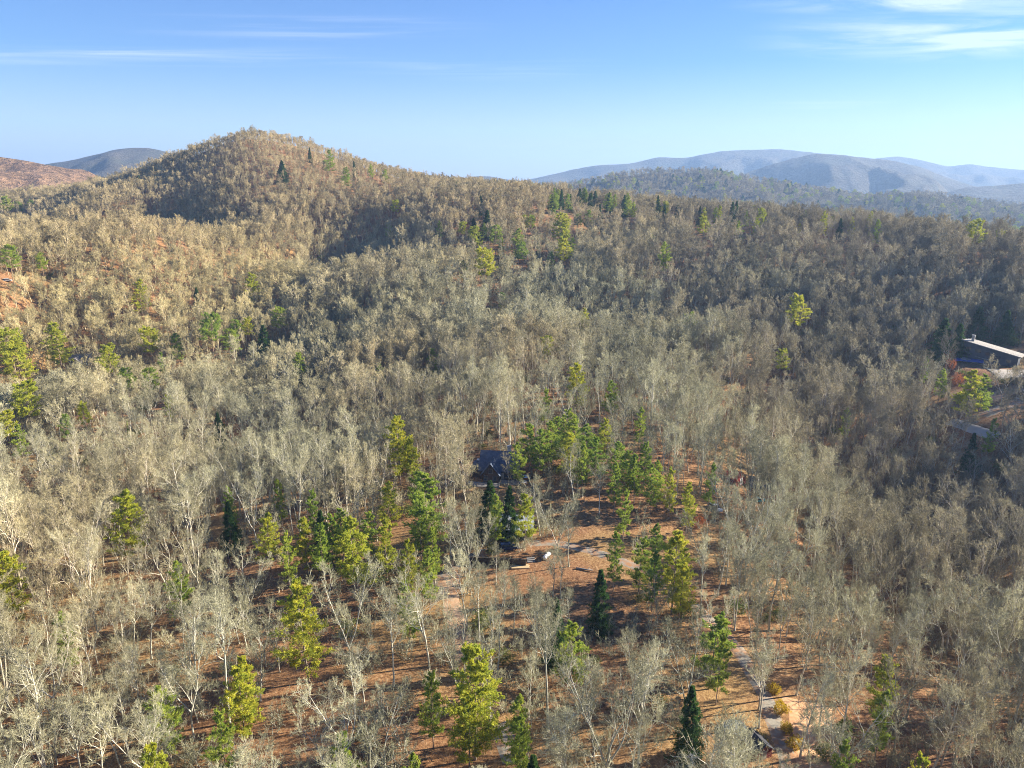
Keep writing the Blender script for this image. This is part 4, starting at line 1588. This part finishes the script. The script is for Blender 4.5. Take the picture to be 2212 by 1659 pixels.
def build_modern():
    z = float(ground_z(MODERN[0], MODERN[1]))
    t = empty('hillside_house', (MODERN[0] + 2, MODERN[1], z), radians(-42))
    tag(t, 'tall charcoal house with long pale sloping roofs above the ravine', 'house')
    MB().hexa([(-11, 0, -4), (11, 0, -4), (11, 9, -4), (-11, 9, -4), (-11, 0, 9.4), (11, 0, 5.0), (11, 9, 4.8), (-11, 9, 9.2)]).build('wall', M_DARK_SIDING, t)
    r = MB().slab((-12.2, -1.6, 10.1), (12.4, -1.6, 5.2), (12.4, 2.4, 5.35), (-12.2, 2.4, 10.25), 0.28)
    r.slab((-10.0, 2.7, 9.35), (12.4, 2.7, 4.95), (12.4, 10, 4.7), (-10.0, 10, 9.1), 0.25)
    ro = r.build('roof', M_ROOF_PALE, t)
    MB().box(-8.6, -7.4, 1.4, 2.5, 8.5, 12.0).box(-8.75, -7.25, 1.25, 2.65, 12.0, 12.25).build('chimney', M_STONE, ro)
    lo = MB().slab((-10.4, -5.2, 1.7), (5.6, -5.2, -1.2), (5.6, -1.2, -1.05), (-10.4, -1.2, 1.85), 0.25)
    lo.build('porch_roof', M_ROOF_PALE, t)
    MB().slab((-5.5, -1.0, 2.9), (0.5, -1.0, 1.8), (0.5, -0.05, 1.85), (-5.5, -0.05, 2.95), 0.15).build('awning', M_ROOF_PALE, t)
    MB().hexa([(-10, -4.4, -6), (5.2, -4.4, -6), (5.2, -.003, -6), (-10, -.003, -6), (-10, -4.4, 1.35), (5.2, -4.4, -1.4), (5.2, -.003, -1.3), (-10, -.003, 1.45)]).build('lower_wall', M_DARK_SIDING, t)
    for (wx, wz, ww, wh) in ((-9, 5.3, 2.2, 1.5), (-5, 4.4, 2.6, 1.8), (-1, 3.8, 2.0, 1.6), (3, 2.6, 2.6, 1.6), (7.5, 1.6, 2.0, 1.6), (8, -1.4, 2, 1.4)):
        window(t, wx, 0.0, wz, ww, wh, 'y', M_DARK_SIDING)
    for wy in (2.0, 5.0, 7.6):
        window(t, -11.0, wy, 3.0, 1.6, 2.2, 'x-', M_DARK_SIDING)
    # blue tarpaulin draped on the bank below it
    q = base_at(2092, 783)
    gx_, gy_ = np.meshgrid(np.linspace(-6, 6, 25), np.linspace(-4, 4, 17))
    wx_, wy_ = gx_ * cos(-.5) - gy_ * sin(-.5) + q.x, gx_ * sin(-.5) + gy_ * cos(-.5) + q.y
    wz_ = ground_z(wx_, wy_) + 1.2 + 0.5 * fbm(wx_ / 2.5, wy_ / 2.5, 2, 3)
    V = np.stack([wx_ - q.x, wy_ - q.y, wz_ - q.z], -1).reshape(-1, 3)
    idx = np.arange(17 * 25).reshape(17, 25)
    F = np.stack([idx[:-1, :-1], idx[:-1, 1:], idx[1:, 1:], idx[1:, :-1]], -1).reshape(-1, 4)
    o = link('tarpaulin', mesh_from('tarpaulin', V, F, 4, M_TARP, True), None, q)
    md = o.modifiers.new('thick', 'SOLIDIFY')
    md.thickness = 0.06
    tag(o, 'crumpled bright blue tarpaulin over a pile beside the tall charcoal house', 'tarpaulin')


def build_cabin():
    z = float(ground_z(CABIN[0], CABIN[1]))
    t = empty('grey_roof_house', (CABIN[0], CABIN[1], z), radians(12))
    tag(t, 'small house with grey shingle roof and white porch posts among bare trees', 'house')
    b = MB()
    gable_walls(b, -5.5, 5.5, 0, 7.5, -2.5, 3.0, 6.0, 'x')
    b.build('wall', M_TAN, t)
    r = MB()
    gable_roof(r, -5.5, 5.5, 0, 7.5, 3.0, 6.2, 'x', over=0.7)
    gable_roof(r, -3.4, 1.6, -3.0, 3.4, 2.8, 5.4, 'y', over=0.5)
    r.build('roof', M_ROOF_GREY, t)
    for xx in (-3.4, -0.9, 1.6, 4.6):
        MB().box(xx - .14, xx + .14, -3.1, -2.82, -3.4, 2.6).build('post', M_WHITE, t)
    MB().box(-3.7, 4.9, -3.2, -0.01, -0.2, 0.0).build('porch', M_WHITE, t)
    for wx in (-4.3, -1.8, 2.0, 4.4):
        window(t, wx, 0.0, 0.8, 1.1, 1.4, 'y', M_WHITE)
    MB().box(-0.5, 0.5, -0.06, -0.003, 0.0, 2.1).build('door', M_DARK_SIDING, t)


def build_red():
    q = base_at(1588, 1040)
    t = empty('red_shed', q, radians(38))
    tag(t, 'small shed with a bright red gabled roof under the bare trees', 'shed')
    b = MB()
    gable_walls(b, -2.6, 2.6, -2.2, 2.2, -0.6, 2.3, 3.8, 'y')
    b.build('wall', M_RED_WALL, t)
    r = MB()
    gable_roof(r, -2.6, 2.6, -2.2, 2.2, 2.3, 4.0, 'y', over=0.35, t=0.12)
    r.build('roof', M_ROOF_RED, t)
    MB().box(-0.7, 0.7, -2.26, -2.203, -0.3, 1.9).build('door', M_WHITE, t)
    window(t, 2.6, 0.0, 0.8, 0.9, 0.8, 'x+', M_WHITE)
    q = base_at(1650, 1066)
    t = empty('red_barn', q, radians(-25))
    tag(t, 'dark red barn almost hidden behind leafless crowns', 'barn')
    b = MB()
    gable_walls(b, -4.5, 4.5, -3, 3, -1.0, 3.0, 5.2, 'x')
    b.build('wall', M_RED_WALL, t)
    r = MB()
    gable_roof(r, -4.5, 4.5, -3, 3, 3.0, 5.4, 'x', over=0.4, t=0.12)
    r.build('roof', M_ROOF_DARK, t)
    MB().box(-1.2, 1.2, -3.06, -3.003, -0.5, 2.4).build('door', M_WHITE, t)
    window(t, 3.0, -3.0, 0.9, 1.0, 1.0, 'y', M_WHITE)
    # garden shed by the drive
    q = base_at(1634, 1622)
    t = empty('garden_shed', q, radians(20))
    tag(t, 'low shed with a dark gabled roof beside the paved drive', 'shed')
    b = MB()
    gable_walls(b, -1.6, 1.6, -1.8, 1.8, -0.4, 1.7, 2.8, 'y')
    b.build('wall', M_RED_WALL, t)
    r = MB()
    gable_roof(r, -1.6, 1.6, -1.8, 1.8, 1.7, 3.0, 'y', over=0.3, t=0.1)
    r.build('roof', shingle_mat('black_shingles', (0.03, 0.03, 0.035), (0.07, 0.07, 0.08)), t)
    MB().box(-0.5, 0.5, -1.86, -1.803, -0.2, 1.5).build('door', M_TAN, t)


def build_small():
    q = base_at(1181, 1206)
    t = empty('propane_tank', q, radians(60))
    tag(t, 'white propane tank lying on legs below the gravel drive', 'propane tank')
    pr = [(0.02, -1.5), (0.30, -1.42), (0.46, -1.25), (0.5, -1.05), (0.5, 1.05), (0.46, 1.25), (0.30, 1.42), (0.02, 1.5)]
    MB().lathe(pr, 0, 0.75, 20, 'x').build('tank', M_WHITE, t, True)
    MB().lathe([(0.16, 1.24), (0.17, 1.36), (0.10, 1.44)], k=14).build('lid', M_WHITE, t, True)
    for xx in (-0.9, 0.9):
        MB().box(xx - .08, xx + .08, -0.35, 0.35, -0.2, 0.35).build('leg', M_CONCRETE, t)
    q = base_at(1587, 1580)
    t = empty('trampoline', q)
    tag(t, 'round grey trampoline on the leaf covered ground near the low shed', 'trampoline')
    MB().lathe([(1.75, 0.86), (2.0, 0.86), (2.0, 0.92), (1.75, 0.92)], k=28).build('frame', M_TRAMP, t)
    MB().lathe([(1.74, 0.87), (1.0, 0.86), (0.01, 0.85)], k=28).build('mat', M_TRAMP, t, True)
    for k in range(6):
        a = k * pi / 3
        MB().bar((1.9 * cos(a), 1.9 * sin(a), -0.1), (1.9 * cos(a), 1.9 * sin(a), 0.858), 0.04).build('leg', M_CHROME, t)
    # timber steps
    q = base_at(1146, 1208)
    t = empty('garden_steps', q, radians(-80))
    tag(t, 'short flight of timber steps down the bank from the drive', 'steps')
    for k in range(5):
        MB().box(-0.2 + k * 0.5, 0.28 + k * 0.5, -1.0, 1.0, 0.4 - k * 0.22 - 0.2, 0.4 - k * 0.22).build('step', M_WOOD, t)
    # stack of lumber
    q = base_at(1125, 1226)
    t = empty('lumber_stack', q, radians(4))
    tag(t, 'low stack of fresh yellow boards lying in the leaves', 'lumber')
    rr = np.random.default_rng(4)
    for k in range(8):
        yy = (k % 4) * 0.42 - 0.6
        zz = 0.02 + (k // 4) * 0.13
        x0 = rr.uniform(-2.8, -2.2)
        MB().box(x0, x0 + rr.uniform(3.6, 5.0), yy, yy + 0.3, zz, zz + 0.12).build('board', M_PALE_WOOD, t)
    for (X, Y, L, rz, lab) in ((1001, 1266, 3.2, 0.0, 'pale fallen log in the clearing by the gravel turning place'), (960, 1288, 2.6, 0.5, 'short pale log lying beside the sandy track'),
                               (1600, 1600, 7.5, 0.9, 'long barkless fallen trunk beside the round trampoline'), (1262, 1232, 4.0, -0.3, 'grey fallen log on the bank below the drive')):
        q = base_at(X, Y)
        t = empty('fallen_log', q, rz)
        tag(t, lab, 'log')
        V, F = tubes(np.array([[(-L / 2, 0, .22), (-L / 6, .1, .24), (L / 6, 0.02, .26), (L / 2, .15, .3)]], float), np.array([[.24, .22, .18, .12]]), 9)
        m_ = MB()
        m_.v = [tuple(p) for p in V]
        m_.f = [tuple(int(i) for i in f) for f in F] + [tuple(range(9))[::-1], tuple(range(27, 36))]
        m_.build('trunk', M_PALE_WOOD if 'pale' in lab or 'barkless' in lab else M_WOOD, t, True)
        MB().bar((L / 5, 0, .3), (L / 5 + .5, .7, .9), 0.05, 6).build('stub', M_WOOD, t)
    # retaining wall under the drive
    pts = [hit(X, Y) for X, Y in ((958, 1240), (980, 1222), (1020, 1216), (1060, 1218), (1100, 1220), (1136, 1222))]
    q0 = pts[0]
    w = MB()
    for a, c in zip(pts[:-1], pts[1:]):
        d = Vector((c[0] - a[0], c[1] - a[1], 0)).normalized()
        nrm = Vector((-d.y, d.x, 0)) * 0.25
        A, C_ = Vector(a) - Vector(q0), Vector(c) - Vector(q0)
        w.hexa([A - nrm + Vector((0, 0, -2)), C_ - nrm + Vector((0, 0, -2)), C_ + nrm + Vector((0, 0, -2)), A + nrm + Vector((0, 0, -2)),
                A - nrm + Vector((0, 0, 1.7)), C_ - nrm + Vector((0, 0, 1.7)), C_ + nrm + Vector((0, 0, 1.7)), A + nrm + Vector((0, 0, 1.7))])
    o = w.build('retaining_wall', M_RETAIN)
    o.location = q0
    tag(o, 'long dark timber retaining wall below the carport', 'retaining wall')


def shrub(seed, R, H, mat, name, label, cat, X, Y, group=None):
    r = np.random.default_rng(seed)
    q = base_at(X, Y)
    t = empty(name, q, r.uniform(0, 6))
    tag(t, label, cat, group)
    st = Builder()
    n = 9
    P0 = grow(r, np.c_[r.normal(0, R * .12, (n, 2)), np.full(n, -.1)], np.c_[r.normal(0, .5, (n, 2)), np.ones(n)], r.uniform(.6, .95, n) * H, 4, .12, .02)
    st.add(*tubes(P0, np.linspace(.05, .015, 5)[None].repeat(n, 0), 4), 0)
    me_ = st.mesh('stem', [MAT_TRUNK])
    link('stem', me_, t)
    k = int(170 * R)
    C = norm(r.normal(0, 1, (k, 3))) * r.uniform(.3, 1, (k, 1)) ** .5 * [R, R, H * .5]
    C *= 1 + 0.3 * np.sin(C[:, :1] * 3 + seed)
    C[:, 2] += H * .55
    f = Builder()
    f.add(*needles(r, C, norm(C - [0, 0, H * .3]), .32, 8, 0.1, .9), 0)
    link('crown', f.mesh('crown', [mat]), t)


def drape(name, pts, width, mat, label, lift=0.06, step=1.0, wfun=None):
    """a strip laid on the ground along picture points"""
    W = np.array([hit(X, Y)[:2] for X, Y in pts])
    # smooth resample
    seg = np.r_[0, np.cumsum(np.hypot(*np.diff(W, axis=0).T))]
    s = np.arange(0, seg[-1], step)
    cx_ = np.interp(s, seg, W[:, 0])
    cy_ = np.interp(s, seg, W[:, 1])
    k = np.ones(9) / 9
    cx_ = np.convolve(np.pad(cx_, 4, 'edge'), k, 'valid')
    cy_ = np.convolve(np.pad(cy_, 4, 'edge'), k, 'valid')
    tx, ty = np.gradient(cx_), np.gradient(cy_)
    ln = np.hypot(tx, ty)
    tx, ty = tx / ln, ty / ln
    wd = width * (1 + 0.18 * fbm(s / 6.0, s * 0 + 3, 2, 8) * 2)
    cols = np.linspace(-.5, .5, 7)
    X_ = cx_[:, None] - ty[:, None] * cols[None] * wd[:, None]
    Y_ = cy_[:, None] + tx[:, None] * cols[None] * wd[:, None]
    Z_ = ground_z(X_, Y_) + lift
    Z_[:, 0] -= 0.1
    Z_[:, -1] -= 0.1
    ny, nx = X_.shape
    idx = np.arange(ny * nx).reshape(ny, nx)
    F = np.stack([idx[:-1, :-1], idx[:-1, 1:], idx[1:, 1:], idx[1:, :-1]], -1).reshape(-1, 4)
    o = link(name, mesh_from(name, np.stack([X_, Y_, Z_], -1).reshape(-1, 3), F, 4, mat, True))
    tag(o, label, kind='structure')


def gravel_mat(name, lo, hi, leaf=0.4):
    m, nt, b = new_mat(name)
    p = wpos(nt)
    f = noise(nt, p, 1.2, 5, 0.7)
    g = noise(nt, p, 0.35, 6, 0.7)
    c = ramp(nt, f, [(0.3, lo), (0.7, hi)])
    c = mixc(nt, maprange(nt, g, 0.44, 0.58, 0, leaf), c, (0.36, 0.17, 0.07))
    nt.links.new(c, b.inputs['Base Color'])
    b.inputs['Roughness'].default_value = 0.95
    return m


M_GRAVEL = gravel_mat('gravel', (0.20, 0.18, 0.14), (0.36, 0.32, 0.25), 0.85)
M_SAND = gravel_mat('sandy_track', (0.42, 0.27, 0.16), (0.62, 0.42, 0.26), 0.5)
M_SOIL = gravel_mat('bare_soil', (0.50, 0.25, 0.11), (0.76, 0.48, 0.27), 0.35)
M_ASPHALT = gravel_mat('worn_asphalt', (0.15, 0.15, 0.13), (0.25, 0.25, 0.22), 0.35)

drape('road', [(960, 1248), (985, 1213), (1040, 1193), (1100, 1183), (1170, 1170), (1240, 1180), (1330, 1207), (1420, 1243), (1480, 1290), (1545, 1350), (1604, 1410), (1620, 1453), (1650, 1489), (1662, 1533), (1675, 1573), (1695, 1606), (1708, 1680)], 3.4, M_GRAVEL, 'gravel drive winding past the carport and down through the wood')
drape('path', [(966, 1236), (972, 1290), (985, 1340), (1002, 1392), (1008, 1440)], 4.6, M_SAND, 'sandy track through the leaves below the turning place')
drape('path', [(950, 1235), (968, 1260), (972, 1290)], 8.0, M_GRAVEL, 'gravel turning place')
drape('path', [(1062, 1560), (1098, 1600), (1112, 1660)], 4.5, M_GRAVEL, 'patch of gravel path at the lower edge', 0.07)
drape('path', [(900, 1065), (960, 1042), (1010, 1025), (1060, 1008)], 3.2, M_SAND, 'worn grass path to the log house')
drape('road', [(2078, 917), (2140, 893), (2212, 862), (2300, 825)], 8.0, M_GRAVEL, 'broad dirt road beside the ravine')
drape('road', [(2046, 910), (2095, 926), (2145, 942), (2160, 947)], 4.5, M_CONCRETE, 'pale concrete drive crossing below the dirt road', 0.22)
drape('path', [(2138, 806), (2180, 806), (2240, 806)], 12.0, M_CONCRETE, 'bright concrete forecourt of the tall charcoal house', 0.2)
drape('path', [(205, 790), (240, 793)], 6.0, M_CONCRETE, 'pale forecourt of the grey roofed house', 0.15)

drape('bank', [(2120, 868), (2170, 848), (2215, 835), (2290, 812)], 9.0, M_SOIL, 'orange cut bank between the dirt road and the charcoal house', 0.12)
drape('clearing', [(1740, 1508), (1752, 1560), (1762, 1610), (1772, 1690)], 9.0, M_SOIL, 'bright patch of sunlit leaves and soil beside the drive')  # sunlight on this bare patch is put into its paler soil colour
build_house()
cport = build_carport()
q = Vector((GARAGE[0], GARAGE[1], float(ground_z(GARAGE[0], GARAGE[1]))))


def on_ground(x_, y_, up=0.03):
    return Vector((x_, y_, float(ground_z(x_, y_)) + up))


build_car('parked_car', 'dark blue car parked in front of the open carport', 'car', on_ground(GARAGE[0] - 0.5, GARAGE[1] - 3.6, 0.08), radians(8), (0.02, 0.035, 0.09))
build_car('parked_car', 'black vehicle inside the carport with sky in its windscreen', 'car', on_ground(GARAGE[0] + 3.1, GARAGE[1] + 3.0), radians(-93), (0.02, 0.022, 0.028))
build_car('parked_car', 'silver pickup parked inside the carport beside the black vehicle', 'pickup', on_ground(GARAGE[0] - 0.2, GARAGE[1] + 3.2), radians(-93), (0.5, 0.5, 0.46), 'truck')
w = base_at(1545, 1102)
build_car('parked_car', 'white car parked alone under bare trees past the red shed', 'car', w + Vector((0, 0, .05)), radians(-60), (0.72, 0.74, 0.75))
w = base_at(1637, 1084)
build_car('parked_car', 'teal car parked in front of the dark red barn', 'car', w + Vector((0, 0, .05)), radians(5), (0.12, 0.42, 0.45), 'car')
w = base_at(17, 608)
build_car('parked_van', 'pale van half hidden by trees on the far hillside', 'van', w + Vector((0, 0, .1)), radians(15), (0.72, 0.72, 0.7))
build_modern()
build_cabin()
build_red()
build_small()
for k, (X, Y, R_, H_) in enumerate([(1670, 1497, 1.1, 1.6), (1688, 1540, 1.3, 1.9), (1700, 1582, 1.0, 1.4), (1716, 1612, 1.2, 1.7)]):
    shrub(40 + k, R_, H_, MAT_YELLOW_SHRUB, 'yellow_shrub', ['small bright yellow shrub where the paved drive begins', 'largest bright yellow shrub beside the paved drive',
          'low yellow shrub between two others along the drive', 'yellow shrub lowest down along the paved drive'][k], 'shrub', X, Y, 'yellow shrubs along the paved drive')
for k, (X, Y, R_, H_, lab) in enumerate([(2050, 779, 2.6, 5.0, 'rust leaved shrub below the blue tarpaulin'), (2053, 798, 2.4, 4.5, 'rust leaved shrub second below the blue tarpaulin'), (2068, 832, 2.6, 5.0, 'rust leaved shrub on the bank above the dirt road'),
                                         (1284, 858, 2.2, 4.0, 'rust leaved shrub beside the layered pale pine uphill of the house'), (1508, 1140, 2.4, 3.4, 'rounded rust leaved shrub near the white car')]):
    shrub(60 + k, R_, H_, MAT_RUST_LEAF, 'rust_shrub', lab, 'shrub', X, Y, 'shrubs still holding rust leaves')
for k, (X, Y, R_, H_, lab) in enumerate([(1822, 1600, 1.8, 4.2, 'glossy evergreen shrub among trunks near the paved drive'), (1780, 1640, 1.5, 3.0, 'low evergreen shrub downhill of the glossy one'),
                                         (1108, 1180, 1.6, 1.8, 'spreading dark evergreen shrub in front of the carport')]):
    shrub(70 + k, R_, H_, MAT_SHRUB, 'evergreen_shrub', lab, 'shrub', X, Y)

# ------------------------------------------------------------------ labels of the trees
ANCH = [(1075, 1020, 'log house'), (1102, 1160, 'carport'), (2125, 760, 'tall charcoal house'), (172, 765, 'grey roofed house'), (1588, 1025, 'red roofed shed'),
        (1650, 1055, 'dark red barn'), (1545, 1098, 'lone white car'), (1634, 1606, 'low dark roofed shed'), (1662, 1533, 'paved drive'), (985, 1340, 'sandy track'),
        (960, 1245, 'gravel turning place'), (1340, 1205, 'gravel drive'), (1181, 1200, 'white propane tank'), (2100, 930, 'concrete drive'), (523, 290, 'pointed peak'),
        (300, 470, 'rounded knoll'), (700, 480, 'shadowed gully'), (1100, 400, 'central crest'), (1700, 470, 'long eastern ridge'), (1050, 500, 'upslope pine clump'),
        (1215, 510, 'upslope pine chain'), (1950, 1150, 'dark ravine'), (250, 900, 'open hollow'), (1587, 1578, 'round trampoline'), (15, 615, 'half hidden van'), (1270, 410, 'evergreen belt'), (1600, 430, 'near valley edge'), (1800, 450, 'hazy valley floor'), (100, 800, 'cluster of gold pines'), (1250, 960, 'uphill grove')]
extra = {0: 'large gold green pine at the lower middle', 41: None}
PAN = []
for (o, kind, X, Yt) in con_objs:
    pass
big_ones = [(1023, 1480, 'largest gold green pine'), (262, 1115, 'layered pine standing alone'), (648, 1340, 'gold pine above the hollow'), (1462, 1215, 'broad gold pine by the drive'),
            (1545, 1380, 'green pine above the paved drive'), (859, 960, 'gold pine beside the house'), (1237, 1385, 'bright green pine'), (1200, 1330, 'dark fir'),
            (757, 1190, 'turning place gold pine'), (375, 1250, 'pair of green pines downhill'), (510, 1490, 'low gold pine'), (1920, 1450, 'gold pine in brush'),
            (300, 640, 'layered knoll pine'), (567, 735, 'dark conical fir'), (1723, 680, 'golden pine'), (1692, 775, 'yellow pine across the ravine'), (345, 1520, 'lower corner green pine'), (1247, 825, 'thin layered pine uphill')]
ORD = 'first second third fourth fifth sixth seventh eighth ninth tenth eleventh twelfth thirteenth fourteenth fifteenth sixteenth seventeenth eighteenth nineteenth twentieth'.split()
ORD += ['twenty-' + w_ for w_ in ORD[:9]] + ['thirtieth'] + ['thirty-' + w_ for w_ in ORD[:9]]


def relate(items, anchors, noun):
    """items: (obj, X, Y, adjective) -> labels by anchor, side and rank"""
    groups = {}
    for o, X, Y, adj in items:
        best = min((math.hypot((X - a) * 1.0, (Y - b) * 1.3), k) for k, (a, b, n) in enumerate(anchors) if math.hypot(X - a, Y - b) > 8)
        k = best[1]
        a, b, n = anchors[k]
        dx_, dy_ = X - a, (Y - b) * 1.3
        if abs(dx_) > abs(dy_):
            side = 'on the sunlit side of' if dx_ > 0 else 'on the shaded side of'
        else:
            side = 'downhill of' if dy_ > 0 else 'uphill of'
        groups.setdefault((k, side), []).append((best[0], o, adj))
    for (k, side), v in groups.items():
        v.sort(key=lambda q: q[0])
        for i, (_, o, adj) in enumerate(v):
            o['label'] = '%s %s, %s %s the %s' % (adj, noun, ORD[min(i, 38)], side, anchors[k][2])


ADJ = ['upright grey', 'broad pale', 'twin stemmed', 'three stemmed', 'slender dense', 'low forked', 'high crowned', 'leaning', 'wide spreading', 'tall narrow', 'short bushy', 'thin upright'] #'upright grey', 'broad pale', 'twin stemmed', 'three stemmed', 'slender dense', 'low forked', 'high crowned', 'leaning', 'wide spreading', 'tall narrow']
items = []
for o, i in bare:
    X, Y, _ = project(o.location.x, o.location.y, o.location.z + 15 * o.scale.z)
    items.append((o, X, Y, ADJ[var[i]]))
    tag(o, None, 'bare tree', 'leafless hardwoods in the nearer wood')
relate(items, ANCH + big_ones, 'hardwood')
KN = {'white': 'broad gold green', 'green': 'soft green', 'dark': 'dark green', 'pitch': 'round topped green', 'gold': 'round topped yellow', 'cedar': 'narrow green'}
for o, kind, X, Yt in con_objs:
    tag(o, None, {'dark': 'hemlock', 'cedar': 'cedar'}.get(kind, 'pine'), 'evergreens scattered through the leafless forest')
relate([(o, X, Yt + 15, KN[kind]) for o, kind, X, Yt in con_objs], ANCH, 'evergreen')

# ------------------------------------------------------------------ haze
def haze_box():
    x0, x1, y0, y1, z0, z1 = -9000, 9000, -2600, 9600, float(GZ.min()) - 60, 345.0
    V = np.array([(x, y, z) for z in (z0, z1) for y in (y0, y1) for x in (x0, x1)])
    F = np.array([(0, 2, 3, 1), (4, 5, 7, 6), (0, 1, 5, 4), (2, 6, 7, 3), (0, 4, 6, 2), (1, 3, 7, 5)])
    m = bpy.data.materials.new('haze')
    m.use_nodes = True
    nt = m.node_tree
    nt.nodes.clear()
    o = nt.nodes.new('ShaderNodeOutputMaterial')
    v = nt.nodes.new('ShaderNodeVolumePrincipled')
    v.inputs['Color'].default_value = (0.42, 0.64, 1.0, 1)
    v.inputs['Density'].default_value = 0.000105
    v.inputs['Anisotropy'].default_value = 0.2
    nt.links.new(v.outputs[0], o.inputs['Volume'])
    tag(link('haze', mesh_from('haze', V, F, 4, m)), 'thin blue haze over the far mountains', kind='stuff')


haze_box()
